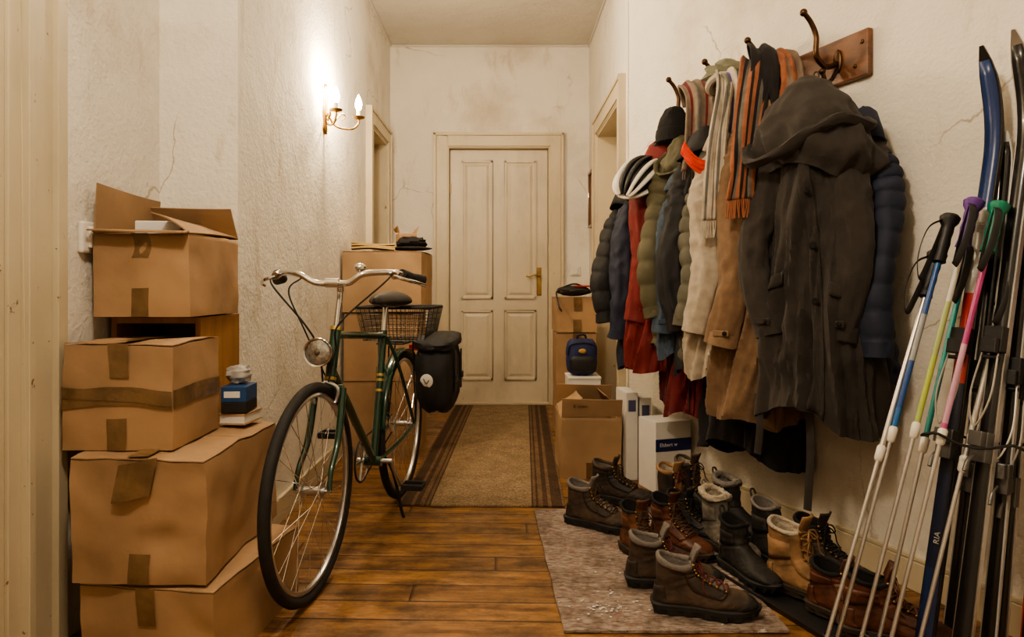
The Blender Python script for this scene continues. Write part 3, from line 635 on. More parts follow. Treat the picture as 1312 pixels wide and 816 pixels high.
# ---------------------------------------------------------------- coat rack
rack=thing('coat_rack','dark wooden wall coat rack board with bronze hooks','coat rack',W0,ang)
mb=MB(); mb.bb(.64,1.70,-.028,-.001,1.775,1.945); mb.obj('rack_board',M('rack_wood',(.20,.082,.038),.4,var=.55,vs=4,stretch=(2,6,9),coat_=.3),rack,bevel=.006,smooth=False)
HS=[.71,.99,1.27,1.57]
for s in HS:
    mb=MB(); mb.ell((s,-.032,1.86),(.02,.008,.045)); 
    mb.tube(cat([(s,-.035,1.85),(s,-.09,1.835),(s,-.135,1.87),(s,-.135,1.94),(s-.004,-.155,1.99),(s-.008,-.18,2.02)],7),[(0,.011),(.6,.010),(1,.009)],10)
    mb.ell((s-.01,-.185,2.026),(.014,.014,.014))
    mb.tube(cat([(s,-.035,1.83),(s,-.06,1.79),(s,-.09,1.78),(s,-.105,1.81)],6),.008,8); mb.ell((s,-.106,1.815),(.012,.012,.012))
    mb.obj('coat_hook',bronze,rack)
for s in(1.675,1.645):
    mb=MB(); mb.ell((s,-.029,1.90 if s>1.65 else 1.82),(.008,.004,.008)); mb.obj('screw',bronze,rack)
# ---------------------------------------------------------------- coats
def cloth(name,col,kind='wool',**k):
    if kind=='wool': return M(name,col,.95,var=.22,vs=30,bump=.35,bs=160,bd=.0015,sheen=.07,**k)
    return M(name,col,.72,var=.15,vs=8,bump=.4,bs=16,bd=.008,**k)
def ridge(x,y,z): return 1-2.6*abs(noise.noise(V((x,y,z))))
def coat(name,label,s,off,phi,ztop,zbot,hw,hd,mat,kind='wool',hood=0,sl=.62,seed=1,trim=None,buttons=False,pocket=True,cuff=None,sleeves=(1,-1),belts=(),catn='coat',pitch=.085,folds=1.,splay=0,hgt=1.,qa=1.):
    L=ztop-zbot; trim=trim or mat; rnd=random.Random(seed)
    e=thing(name,label,catn,W(s,off,zbot),ang+math.radians(phi),group='coats on the coat rack')
    Wk=[(0,.03),(.04,.042),(.12,hw*.50),(.26,hw*.78),(.50,hw*.86),(L,hw*1.10)]
    Dk=[(0,.03),(.05,.04),(.14,hd*.8),(.30,hd*1.0),(L,hd*1.15)]
    def surf(th,a,o=0):
        w_=key(a,Wk);d_=key(a,Dk); A=(.06+.15*min(1,a/L*1.3))*folds*(1.0 if kind!='puffer' else .3)
        c_=cos(th+.5*a+.3*sin(a*4+seed)); s_=sin(th+.5*a+.3*sin(a*4+seed))
        f=A*(ridge(c_*1.9,s_*1.9,a*.9+seed*3.3)+.7*ridge(c_*3.7+9,s_*3.7,a*1.5+seed*1.3)+.3*ridge(c_*7+3,s_*7,a*3+seed))
        f+=.06*folds*ridge(c_*1.5,s_*1.5+a*2.5,a*6+seed)*(0.3 if kind=='puffer' else 1)
        f+=.06*noise.noise(V((c_*1.2,s_*1.2,a*3+seed*7)))
        x=w_*cos(th)*(1+f*.6)+splay*(a/L)+.03*sin(a*3+seed); y=d_*sin(th)*(1+f*1.5)
        if kind=='puffer':
            q=.017*qa*(abs(sin(pi*(a+.010*noise.noise(V((cos(th)*3,sin(th)*3,a*8))))/pitch))**.45-.5)*min(1,a/.12); o=o+q
        n=V((cos(th)*d_,sin(th)*w_,0)).normalized()
        z=L-a+(.022*sin(th*2+seed)+.05*noise.noise(V((cos(th)*1.5,sin(th)*1.5,seed*1.0+.5))))*(a/L)-(.02*abs(cos(th)) if a>.1 else 0)*min(1,a*3)
        return V((x,y,z))+n*o
    na=int(L/(.009 if kind=='puffer' else .016)); ns=140
    mb=MB()
    rings=[[surf(2*pi*k/ns,L*i/na) for k in range(ns)] for i in range(na+1)]
    last=rings[-1]; rings.append([V((q.x*.93,q.y*.85,q.z+.02)) for q in last]); rings.append([V((q.x*.85,q.y*.7,q.z+.12)) for q in last])
    mb.loft(rings,(1,1)); mb.obj('coat_body',mat,e,ang=75)
    def patch(nm,m,t0,t1,a0,a1,o,nu=8,nv=50):
        m2=MB(); m2.grid(lambda u,v:surf(lerp(t0,t1,u),lerp(a0,a1,v),o),nu,nv); m2.obj(nm,m,e,solid=.004)
    f0=-pi/2+.25
    patch('placket',trim,f0-.12,f0+.12,.09,L-.01,.006)
    if buttons:
        for i in range(4):
            q=surf(f0,.2+i*(L-.4)/4,.012); m2=MB(); m2.lathe([(.012,0),(.013,.003),(.009,.006),(.002,.005)],14,q,Matrix.Rotation(pi/2,3,'X')); m2.obj('button',darkM,e)
    else:
        m2=MB(); m2.tube([surf(f0,.10+(L-.12)*i/40,.011) for i in range(41)],.0035,6); m2.obj('zipper',blackpl,e)
    if pocket:
        for tt in (-pi/2-.75,-pi/2+.85):
            patch('pocket',trim,tt-.30,tt+.30,L*.58,L*.58+.045,.009,10,3)
    for sg in sleeves:
        ln=sl; fw=rnd.uniform(-.05,.0); sx=rnd.uniform(.78,.98); kx=rnd.uniform(-.03,.03)
        pth=cat([(sg*hw*.36,0,L-.12),(sg*hw*.62,-.015,L-.22),(sg*(hw*sx*.92),-.04,L-.36),(sg*(hw*sx)+kx,-.055+fw,L-.18-ln*.6),(sg*(hw*sx*.95)-kx,-.06+fw*1.3,L-.15-ln)],12)
        pth=[p+V((splay*(L-p.z)/L,0,0)) for p in pth]
        ph=rnd.uniform(0,6); pf=1 if kind!='puffer' else .25
        def rf(t,th):
            c_=cos(th+ph);s_=sin(th+ph)
            w_=1+.14*noise.noise(V((c_*1.3,s_*1.3,t*5+seed+sg)))+.13*pf*ridge(c_*1.6,s_*1.6,t*3+seed)+.12*pf*ridge(c_*1.1+t*3,s_*1.1,t*11+seed)
            if kind=='puffer': w_+=.20*qa*(abs(sin(pi*t*ln/pitch))**.45-.5)
            return w_
        fine=[]
        for i in range(len(pth)-1): fine+= [pth[i],pth[i].lerp(pth[i+1],.5)]
        fine.append(pth[-1])
        m2=MB(); m2.tube(fine,[(0,.048),(.2,.064),(.6,.058),(1,.053)],40,rf=rf,sq=(.8,1.0),up=(0,-1,0)); m2.obj('sleeve',mat,e,ang=75)
        dd=(pth[-1]-pth[-3]).normalized()
        m2=MB(); m2.tube([pth[-1]-dd*.045,pth[-1]-dd*.02,pth[-1]+dd*.004],.0575,28,sq=(.85,1.03),up=(0,-1,0),rf=lambda t,th:1+.07*sin(3*th+ph)); m2.obj('cuff',cuff or trim,e)
        m2=MB(); m2.tube([pth[-1]+dd*.0045,pth[-1]+dd*.006],.046,24,sq=(.82,1.0),up=(0,-1,0)); m2.obj('sleeve_hollow_shade',darkM,e)  # near-black disc over the closed sleeve end paints the shade of a hollow
        if buttons: 
            q=pth[-1]-dd*.05+V((0,-.054,0)); m2=MB(); m2.box(q,(.06,.008,.022)); m2.obj('cuff_tab',trim,e,bevel=.003,smooth=False)
            m2=MB(); m2.ell(q+V((.015,-.006,0)),(.009,.004,.009)); m2.obj('cuff_button',darkM,e)
    if not hood:
        m2=MB(); rg=[]
        for (r,z,y) in ((.042,L-.06,0),(.043,L-.01,0),(.048,L+.018,0),(.064,L+.004,-.008),(.085,L-.05,-.018),(.10,L-.095,-.028)):
            rg.append([V((cos(2*pi*k/40)*r*1.1*(1+.12*sin(3*2*pi*k/40+seed)),sin(2*pi*k/40)*r*.85+y,z+.016*sin(2*2*pi*k/40+seed))) for k in range(41)])
        m2.loft(rg,(0,0),closed=False); m2.obj('collar',trim,e,solid=.008,ang=80)
    else:
        hs=hood
        m2=MB(); rg=[]; nn=90
        HX=[(0,.03),(.08,.075),(.30,.135),(.58,.175),(.82,.185),(1,.13)]; HY=[(0,.03),(.12,.06),(.45,.105),(.75,.125),(1,.09)]
        for i in range(41):
            v=i/40; z=L+.03-.30*hs*v*hgt
            hx=key(v,HX)*hs; hy=key(v,HY)*hs; ring=[]
            for k in range(nn):
                th=2*pi*k/nn; c_=cos(th);s_=sin(th)
                fo=1+.13*ridge(c_*1.3,s_*1.3+v*.8,v*1.6+seed)*min(1,v*3)+.10*ridge(c_*2.6+v,s_*2.6,v*3+seed*2)*min(1,v*3)
                dip=-.06*hs*cos(th)**2*v+.035*hs*sin(th+seed)*v
                ring.append(V((c_*hx*fo+.02*sin(v*4+seed),s_*hy*fo-.03*v*hs,z+dip)))
            rg.append(ring)
        last=rg[-1]; rg.append([V((q.x*.8,q.y*.8,q.z+.04)) for q in last])
        m2.loft(rg,(1,1)); m2.obj('hood',mat,e,ang=75)
        m2=MB(); m2.tube(cat([V((p[0]*hs,p[1]*hs,L+p[2]*hs*hgt)) for p in [(-.12,.02,-.08),(-.195,-.04,-.17),(-.16,-.13,-.26),(-.04,-.165,-.25),(.06,-.15,-.19),(.14,-.12,-.16),(.19,-.04,-.18),(.14,.03,-.14)]],8),.020*hs,12,rf=lambda t,th:1+.45*noise.noise(V((t*9,th,seed))),sq=(1.2,.7)); m2.obj('hood_edge',trim,e)
    for bx,z0,z1 in belts:
        m2=MB(); m2.tube(cat([(bx,-hd*1.1,z0),(bx+.01,-hd*1.15,(z0+z1)/2),(bx-.005,-hd*1.05,z1)],8),.014,8,sq=(.2,1),up=(0,-1,0)); m2.obj('belt',trim,e)
    m2=MB(); m2.tube(cat([(-.015,.02,L-.02),(-.008,.025,L+.045),(.008,.025,L+.045),(.015,.02,L-.02)],5),.003,6); m2.obj('hanging_loop',blackpl,e)
    return e
charc=cloth('charcoal_wool',(.040,.034,.030)); camel=cloth('camel_wool',(.22,.138,.082)); cream=cloth('cream_fleece',(.45,.39,.31))
olive=cloth('olive_nylon',(.095,.086,.048),'puff'); navyP=cloth('navy_nylon',(.014,.020,.046),'puff'); redC=cloth('red_cloth_coat',(.18,.015,.014),'puff')
blk=cloth('black_cloth',(.013,.012,.014)); navyC=cloth('navy_cloth',(.014,.020,.045),'puff'); burg=cloth('burgundy_wool',(.14,.012,.015)); blackn=cloth('black_nylon',(.011,.011,.013),'puff')
denim=cloth('denim',(.06,.09,.135)); greyC=cloth('grey_wool',(.14,.13,.115))
coat('puffer_jacket','navy blue quilted puffer jacket behind the hooded coat',1.715,.09,8,1.60,.70,.140,.055,navyP,'puffer',sl=.66,seed=3,pocket=False,sleeves=(1,),qa=.95,pitch=.062)
coat('hooded_coat','dark charcoal wool coat with large collapsed hood',1.635,.215,22,1.735,.57,.155,.10,charc,hood=1.05,sl=.74,seed=5,buttons=True,belts=((-.15,.06,-.16),(.03,.10,-.32)),folds=1.25)
coat('long_coat','long black wool coat hanging behind others',1.22,.115,15,1.66,.33,.20,.07,blk,sl=.7,seed=6,buttons=True)
coat('wool_coat','camel tan wool coat with pale collar',1.39,.205,40,1.74,.51,.150,.08,camel,sl=.80,seed=8,trim=cloth('camel_light',(.28,.185,.11)),buttons=True,folds=1.2)
coat('fleece_jacket','cream fleece jacket with soft collar',1.20,.215,48,1.68,.67,.130,.075,cream,sl=.70,seed=9,folds=1.2)
coat('quilted_jacket','short olive quilted jacket squeezed between coats',1.11,.205,50,1.60,.70,.12,.06,cloth('grey_olive_nylon',(.10,.095,.07),'puff'),'puffer',sl=.6,seed=21,pitch=.06)
coat('denim_jacket','faded blue denim jacket between other coats',.93,.215,50,1.56,.73,.115,.06,denim,sl=.6,seed=10,buttons=True)
coat('parka','black parka with dark collar',1.03,.215,50,1.68,.68,.135,.075,blackn,sl=.70,seed=11)
coat('puffer_jacket','olive green quilted puffer jacket with hood',.85,.205,50,1.69,.75,.145,.075,olive,'puffer',sl=.66,seed=12,hood=.62,qa=1.15,pitch=.07)
coat('long_coat','burgundy wool coat with long hem',.86,.12,15,1.58,.42,.16,.065,burg,sl=.7,seed=14)
coat('rain_jacket','dark red jacket with stand collar',.68,.195,50,1.70,.62,.140,.07,redC,sl=.70,seed=15)
coat('jacket','dark navy casual jacket',.50,.18,50,1.58,.62,.135,.07,navyC,sl=.68,seed=17)
coat('puffer_jacket','black quilted short jacket at the far rack end',.32,.165,50,1.54,.85,.135,.07,blackn,'puffer',sl=.56,seed=19,pitch=.075)
# ---------------------------------------------------------------- scarves, hats, helmet
def scarf(label,pts,wd,width,mats,seed=0,name='scarf',group='scarves on the coat rack',fringe=True,amp=1.):
    P=cat(pts,10); e=thing(name,label,'scarf',P[-1],group=group); o0=P[-1]; wd=V(wd).normalized(); n=len(P)-1; nu=28
    def fn(u,v):
        i=min(n,int(round(v*n))); p=P[i]; t=(P[min(n,i+1)]-P[max(0,i-1)]).normalized(); nn=t.cross(wd).normalized()
        wv=width*(.75+.25*abs(sin(v*2.5+seed)))
        return p-o0+wd*((u-.5)*wv)+nn*amp*(.022*ridge(u*2.2,seed,v*1.2)+.010*noise.noise(V((u*4,v*9,seed))))
    mb=MB(); mb.grid(fn,nu,n,mif=lambda i,j:(i*len(mats)*2//nu)%len(mats)); mb.obj('scarf_cloth',mats,e,solid=.009,ang=80)
    if fringe:
        mb=MB()
        for i in range(16):
            q=fn(i/15,1); mb.tube([q,q+V((random.uniform(-.003,.003),0,-.03)),q+V((random.uniform(-.006,.006),0,-.07))],.0028,5)
        o=mb.obj('fringe',mats[0],e); o["kind"]="stuff"
    return e
orange=cloth('orange_wool',(.34,.125,.065)); cw=cloth('white_wool',(.53,.47,.38)); tw=cloth('taupe_wool',(.22,.165,.125)); coral=cloth('coral_cloth',(.80,.07,.035)); gg=cloth('greygreen_wool',(.22,.22,.155)); purple=cloth('violet_cloth',(.11,.08,.24)); teal=cloth('teal_cloth',(.06,.24,.25))
wd=(.94,-.33,0)
scarf('orange, grey and black striped wool scarf',[W(1.22,.08,1.92),W(1.28,.15,1.95),W(1.39,.26,1.84),W(1.44,.33,1.66),W(1.46,.37,1.46),W(1.46,.385,1.34)],wd,.12,[orange,blk,greyC,orange,blk],1)
scarf('black wool scarf looped over a hook',[W(1.22,.05,1.88),W(1.26,.13,1.99),W(1.37,.20,1.94),W(1.42,.24,1.78),W(1.44,.28,1.60)],wd,.10,[blk],3)
scarf('rust coloured scarf with dark edge',[W(1.29,.05,1.88),W(1.31,.10,1.95),W(1.43,.14,1.90),W(1.48,.16,1.80),W(1.50,.19,1.70)],wd,.09,[orange,tw],5)
scarf('white plaid wool scarf with fringed end',[W(1.02,.08,1.90),W(1.06,.14,1.97),W(1.20,.25,1.82),W(1.26,.33,1.62),W(1.28,.365,1.42),W(1.28,.37,1.28)],wd,.085,[cw,greyC,cw,cw,tw],2)
scarf('taupe and rust striped scarf',[W(.78,.08,1.88),W(.82,.13,1.97),W(.96,.19,1.88),W(1.02,.24,1.70),W(1.04,.28,1.52)],wd,.14,[tw,burg,tw,greyC],4)
scarf('coral red scarf folded into a black collar',[W(1.12,.40,1.60),W(1.15,.37,1.535),W(1.18,.32,1.51),W(1.21,.26,1.55),W(1.21,.22,1.61)],(.25,-.35,.9),.06,[coral],6,fringe=False,amp=.25)
scarf('violet and teal striped scarf',[W(1.06,.10,1.90),W(1.08,.14,1.95),W(1.21,.19,1.90),W(1.26,.22,1.78),W(1.28,.26,1.64)],wd,.11,[gg,purple,cw,teal],7)
knit=M('black_knit',(.015,.014,.015),.95,bump=.9,bs=60,bd=.006,stretch=(3,3,.8))
e=thing('beanie','black knitted beanie hat hanging over a hook','hat',W(.77,.20,1.70),.2)
mb=MB(); mb.ell((0,0,.05),(.078,.078,.125),z0=0,fn=lambda d:1+.12*noise.noise(d*3)); mb.obj('hat_crown',knit,e)
mb=MB(); mb.lathe([(.076,0),(.088,.005),(.090,.035),(.086,.062),(.076,.066)],32); mb.obj('hat_cuff',knit,e)
e=thing('knitted_cap','grey green striped knitted cap draped on hook','hat',W(1.09,.13,1.92),.1)
mb=MB(); mb.ell((0,0,.02),(.11,.075,.06),fn=lambda d:1+.4*noise.noise(d*2.5)); mb.obj('hat_crown',gg,e)
mb=MB(); mb.tube([V((cos(2*pi*k/24)*.095,sin(2*pi*k/24)*.07,-.02+.02*sin(2*pi*k/24*2))) for k in range(25)],.018,8); mb.obj('hat_cuff',cw,e)
e=thing('bicycle_helmet','white and black vented bicycle helmet hanging by straps','helmet',W(.68,.335,1.535),ang+math.radians(15)); e.scale=(1.08,1.08,1.08)
RR=Matrix.Rotation(math.radians(38),3,'X')@Matrix.Rotation(math.radians(15),3,'Y')
mb=MB(); mb.ell((0,0,0),(.086,.115,.082),z0=-.25,R=RR,seg=32); mb.obj('helmet_liner',blackpl,e)
for i,a in enumerate((-1.05,-.62,-.2,.2,.62,1.05)):
    mb=MB(); P=[]
    for k in range(17):
        ph=lerp(.12,pi-.12,k/16); x=sin(a)*.094*sin(ph)**.5; y=cos(ph)*.128; z=cos(a)*.094*sin(ph)
        P.append(RR@V((x,y,z-.006)))
    mb.tube(P,[(0,.008),(.5,.012),(1,.008)],10,sq=(.8,1.15)); mb.obj('shell_rib',whitepl if i in(0,1,4,5) else blackpl,e)
mb=MB(); mb.tube([RR@V((cos(2*pi*k/32)*.092,sin(2*pi*k/32)*.122,-.015)) for k in range(33)],.010,8,sq=(1,1.3)); mb.obj('shell_rim',whitepl,e)
for sg in(-1,1):
    mb=MB(); mb.tube(cat([RR@V((.07*sg,.05,-.02)),(.02*sg,.06,.12),(0.03,.08,.17)],6),.005,6); mb.obj('strap',blackpl,e)
# ---------------------------------------------------------------- boots
def leather(name,col,rough=.65,b=.6):
    return M(name,col,rough,var=.6,vs=16,bump=b,bs=32,bd=.007)
def boot(name,label,loc,rz,H_=.15,S=1.,up=None,sole=None,lining=None,lace=None,cuffm=None,kind='hike',toe=None,seed=0,panel=None):
    e=thing(name,label,'boot',loc,math.radians(rz),group='boots by the coat rack')
    e.scale=(S,S,S); H=H_
    prof=[((.010,H+.006),(.112,H-.010),.045),((.008,H*.82+.01),(.118,H*.82),.042),((.008,.085),(.124,.118),.038),((.002,.052),(.140,.106),.040),((.006,.024),(.160,.095),.042),
          ((.06,.02),(.186,.084),.043),((.12,.02),(.212,.073),.047),((.17,.02),(.240,.067),.050),((.215,.02),(.266,.060),.049),((.252,.021),(.285,.050),.040),((.280,.026),(.295,.038),.020)]
    n=4; A=cat([V((p[0][0],0,p[0][1])) for p in prof],n); B=cat([V((p[1][0],0,p[1][1])) for p in prof],n); Wd=cat([V((p[2],0,0)) for p in prof],n)
    rings=[];m=36
    for i,(a,b,w_) in enumerate(zip(A,B,Wd)):
        c=(a+b)/2; h=(b-a)/2; r=[]
        t=i/(len(A)-1)
        cr=.040*math.exp(-((t-.62)/.10)**2)*sin(i*2.4)+.045*math.exp(-((t-.18)/.12)**2)*sin(i*1.9+seed)
        for k in range(m):
            th=2*pi*k/m; cc=cos(th); ss=sin(th)
            f=abs(cc)**.85*(1 if cc>0 else -1)
            p=c+h*f+V((0,w_.x*(abs(ss)**.8)*(1 if ss>0 else -1),0))
            q=noise.noise(V((p.x*18,p.y*18,p.z*18+seed)))*.10+cr*(1 if cc>-.3 else .2)
            p=p+(p-c)*q
            if i<3: p.z-=.012*abs(ss)*(1-i/3)
            p.z=max(p.z,.019); r.append(p)
        rings.append(r)
    mb=MB(); mb.loft(rings,(0,1)); mb.obj('boot_upper',up,e,ang=60)
    top=rings[0]; c0=sum(top,V())/m
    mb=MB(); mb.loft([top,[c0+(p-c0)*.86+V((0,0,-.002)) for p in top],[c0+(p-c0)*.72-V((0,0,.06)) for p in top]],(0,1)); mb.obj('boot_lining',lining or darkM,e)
    fur=kind=='fur'
    order=[k%m for k in range(3,m-2)] if kind in('hike','work') else list(range(m))+[0]
    mb=MB(); mb.tube([c0+(top[k]-c0)*.97 for k in order],.0065 if not fur else .013,10,rf=(lambda t,th:1+.5*noise.noise(V((t*34,th*2,seed)))) if fur else (lambda t,th:1+.15*sin(t*22)),sq=(1.5,1) if kind=='hike' else (1,1)); mb.obj('boot_collar',cuffm or lining or up,e)
    def band(nm,i0,i1,k0,k1,m_,o=1.035):
        mb=MB(); rg=[]
        for i in range(i0,i1+1):
            c=sum(rings[i],V())/m; rg.append([c+(rings[i][k%m]-c)*o for k in range(k0,k1+1)])
        mb.loft(rg,(0,0),closed=False); mb.obj(nm,m_,e,solid=.0025)
    pm=panel or up
    if kind in('hike','work'):
        band('eyelet_panel',1,24,3,7,pm,1.05); band('eyelet_panel',1,24,m-7,m-3,pm,1.05)
    band('heel_counter',9,17,m//2-6,m//2+6,pm,1.05)
    if kind!='hike': band('welt_strip',5,8,5,m-5,pm,1.04)
    xs=[-.006,.0,.02,.06,.12,.17,.215,.255,.285,.300]; ws=[.012,.030,.040,.041,.041,.051,.054,.045,.027,.010]
    L_=[V((x,-w_,0)) for x,w_ in zip(xs,ws)]; R_=[V((x,w_,0)) for x,w_ in zip(reversed(xs),reversed(ws))]
    out=cat(L_,4)+cat(R_,4)
    def lv(z,g=1,lug=0):
        return [V(((p.x-.145)*g*(1-(lug if i%4<2 else 0))+.145,p.y*g*(1-(lug if i%4<2 else 0)),z+(.010*max(0,(p.x-.2)/.1)**2))) for i,p in enumerate(out)]
    mb=MB(); mb.loft([lv(.0,.97,.11),lv(.014,1.0,.11),lv(.0145,1.0),lv(.027,1.03),lv(.031,.97)],(1,1)); mb.box((.035,0,.006),(.07,.06,.011)); mb.obj('sole',sole or rubber,e,ang=30)
    if toe: band('toe_cap',int(len(rings)*.80),len(rings)-1,0,m-1,toe,1.05)
    if kind in('hike','work'):
        def nrm(i):
            nx=(B[min(i+1,len(B)-1)]-B[max(i-1,0)]).normalized(); nn=V((-nx.z,0,nx.x))
            return -nn if (nn.x+nn.z)<0 else nn
        mb=MB()
        def tf(u,v):
            if v<.2:
                k=(.2-v)/.2; return B[0]+V((.018*k+.004,(u-.5)*(.045+.012*k),.045*k+.002))-V((.05*(u-.5)**2,0,0))
            i=int(lerp(0,6*n,(v-.2)/.8)); return B[i]+V((0,(u-.5)*.040,0))+nrm(i)*(.005-.03*(u-.5)**2)
        mb.grid(tf,6,24); mb.obj('tongue',cuffm or up,e,solid=.006,ang=80)
        nl=8
        for j in range(nl):
            i=int(lerp(0,6*n-1,j/(nl-1))); i2=int(lerp(0,6*n-1,min(1,(j+.8)/(nl-1))))
            b=B[i];b2=B[i2]; nn=nrm(i)
            mb=MB()
            for sg in(-1,1):
                mb.tube(cat([b+V((0,.024*sg,0))+nn*.003,b.lerp(b2,.5)+nn*.013,b2+V((0,-.024*sg,0))+nn*.003],4),.0027,6)
            mb.obj('lace',lace or darkM,e)
            for sg in(-1,1):
                mb=MB(); mb.ell(b+V((-.002,.026*sg,-.001))+nn*.002,(.0045,.0038,.0045),seg=8); mb.obj('eyelet',brass,e)
        mb=MB(); b=B[0]; nn=nrm(1)
        for sg in(-1,1):
            mb.tube(cat([b+nn*.012,b+V((.022,.016*sg,.004)),b+V((.026,.030*sg,-.018)),b+V((.020,.016*sg,-.022)),b+nn*.012],5),.0024,6)
            mb.tube(cat([b+nn*.012,b+V((.026,.024*sg,-.02)),b+V((.028,.038*sg,-.06)),b+V((.04,.042*sg,-.075))],5),.0024,6)
        mb.obj('lace_bow',lace or darkM,e)
    if fur or kind=='pull':
        mb=MB(); mb.tube(cat([(.006,-.012,H-.02),(-.012,-.008,H+.02),(-.012,.008,H+.02),(.006,.012,H-.02)],5),.004,6); mb.obj('pull_tab',up,e)
    return e
hikeB=leather('hiking_leather',(.095,.062,.041),.8); cog=leather('cognac_leather',(.18,.072,.034),.55); tanL=leather('tan_leather',(.37,.215,.105),.75); blkL=leather('black_leather',(.026,.023,.021),.65); greyS=leather('grey_suede',(.20,.175,.145),.95,.7); redbr=leather('reddish_leather',(.15,.054,.03),.48)
dkb=leather('dark_brown_leather',(.052,.034,.024),.7)
greyK=M('grey_lining',(.19,.17,.155),.95,bump=.5,bs=90,bd=.006); furM=M('fleece_lining',(.46,.40,.32),1,bump=1,bs=70,bd=.01); soleB=M('brown_sole',(.045,.03,.02),.8); redl=M('red_lace',(.12,.03,.025),.8); brl=M('brown_lace',(.08,.045,.025),.8)
R=.014
boot('hiking_boot','muddy brown leather hiking boot with grey lining',(.47,2.10,R),-12,.155,1.05,hikeB,rubber,greyK,redl,greyK,toe=rubber,seed=1,panel=dkb)
boot('hiking_boot','muddy brown hiking boot standing behind its pair',(.42,2.28,R),-8,.155,1.05,hikeB,rubber,greyK,redl,greyK,toe=rubber,seed=2,panel=dkb)
boot('hiking_boot','dark brown hiking boot at the rug edge',(.275,2.88,R),-32,.165,1.05,hikeB,rubber,greyK,brl,greyK,toe=rubber,seed=3,panel=dkb)
boot('hiking_boot','dark hiking boot in front of open carton',(.42,3.20,R),-30,.165,1.05,dkb,rubber,greyK,brl,hikeB,toe=rubber,seed=4,panel=blkL)
boot('work_boot','cognac brown leather lace-up boot',(.47,2.59,R),-68,.18,1.0,cog,soleB,darkM,brl,kind='work',seed=5)
boot('work_boot','reddish brown leather lace-up boot',(.60,2.68,R),-60,.18,1.0,redbr,soleB,darkM,brl,kind='work',seed=6)
boot('winter_boot','dark winter boot with tan fleece collar',(.69,2.97,R),-60,.22,1.0,dkb,rubber,furM,redl,tanL,kind='hike',seed=7,panel=blkL)
boot('winter_boot','dark winter boot with olive collar',(.80,3.10,R),-60,.22,1.0,blkL,rubber,furM,brl,hikeB,kind='hike',seed=8)
boot('winter_boot','dark green short winter boot',(.68,2.78,R),-50,.17,.95,blkL,rubber,darkM,darkM,kind='work',seed=9)
boot('snow_boot','grey suede boot with fluffy fleece lining',(.80,2.66,R),-70,.21,1.0,greyS,soleB,furM,kind='fur',seed=10)
boot('snow_boot','black suede boot with soft grey lining',(.90,2.84,R),-65,.21,1.0,blkL,rubber,greyK,kind='fur',seed=11)
boot('ankle_boot','black leather ankle boot',(.80,2.44,R),-72,.19,.95,blkL,rubber,darkM,kind='pull',seed=12)
boot('ankle_boot','tall black boot near the wall',(.95,2.54,R),-70,.21,1.0,blkL,rubber,greyK,kind='pull',seed=13)
boot('work_boot','tan nubuck lace-up work boot',(.90,2.28,R),-50,.20,1.10,tanL,soleB,furM,tanL,kind='work',seed=14)
boot('work_boot','dark work boot close to the baseboard',(1.06,2.44,R),-60,.18,1.0,dkb,soleB,darkM,darkM,kind='work',seed=15)
boot('work_boot','dark reddish leather boot on tray',(.965,2.11,R),-55,.155,1.0,redbr,soleB,darkM,brl,kind='work',seed=16)
boot('work_boot','polished reddish brown leather boot on tray',(.985,1.96,R),-25,.17,1.05,redbr,soleB,darkM,cog,kind='work',seed=17)
# ---------------------------------------------------------------- skis and poles
def lean(bot,top,face):
    b=V(bot);t=V(top); z=(t-b).normalized(); y=-V(face); y=(y-z*y.dot(z)).normalized(); x=y.cross(z)
    m=Matrix((x,y,z)).transposed().to_4x4(); m.translation=b; return m,(t-b).length
def ski(label,bot,top,m_top,m_edge,face,letters=None,lm=None,curve=.09,bind=True,wid=.026):
    mt,L=lean(bot,top,face); e=thing('ski',label,'ski',mat=mt,group='skis leaning on the wall')
    mb=MB(); rg=[]; nseg=48
    for i in range(nseg+1):
        t=i/nseg; z=L*t; w_=wid-.005*sin(pi*t); w_*=min(1,((1-t)/.05)**.5) if t>.95 else 1; w_=max(w_,.006)
        th=.004+.006*sin(pi*t)
        y=-curve*((t-.82)/.18)**2 if t>.82 else 0
        rg.append([V((-w_,y-th,z)),V((w_,y-th,z)),V((w_,y+th,z)),V((-w_,y+th,z))])
    mb.loft(rg,(1,1)); mb.obj('ski_body',m_edge,e,bevel=.001)
    mb=MB(); f=[[p+V((.004 if k==0 else -.004,-.0012,0)) for k,p in enumerate(r[:2])] for r in rg[1:-1]]
    mb.loft(f,(0,0),closed=False); mb.obj('top_sheet',m_top,e,solid=.001)
    if bind:
        zb=L*.42
        mb=MB(); mb.box((0,-.025,zb+.16),(.048,.028,.07)); mb.box((0,-.045,zb+.14),(.04,.022,.04)); mb.tube([(-.025,-.038,zb+.11),(.025,-.038,zb+.11)],.006,8); mb.obj('toe_binding',blackpl,e,bevel=.006,smooth=False)
        mb=MB(); mb.box((0,-.025,zb-.13),(.042,.03,.08)); mb.box((0,-.048,zb-.11),(.034,.026,.04)); mb.tube(cat([(-.0,-.05,zb-.15),(0,-.075,zb-.17),(0,-.085,zb-.20)],4),.006,8); mb.obj('heel_binding',gun,e,bevel=.006,smooth=False)
        mb=MB(); mb.tube(cat([(-.02,-.04,zb+.12),(-.025,-.06,zb+.0),(0,-.07,zb-.08),(.025,-.06,zb+.0),(.02,-.04,zb+.12)],6),.0025,6); mb.obj('binding_wire',alu,e)
    if letters:
        for tx,z,sz in letters: text(tx,sz,(.002,-.0125,z),(pi/2,-pi/2,0),lm,e)
    return e
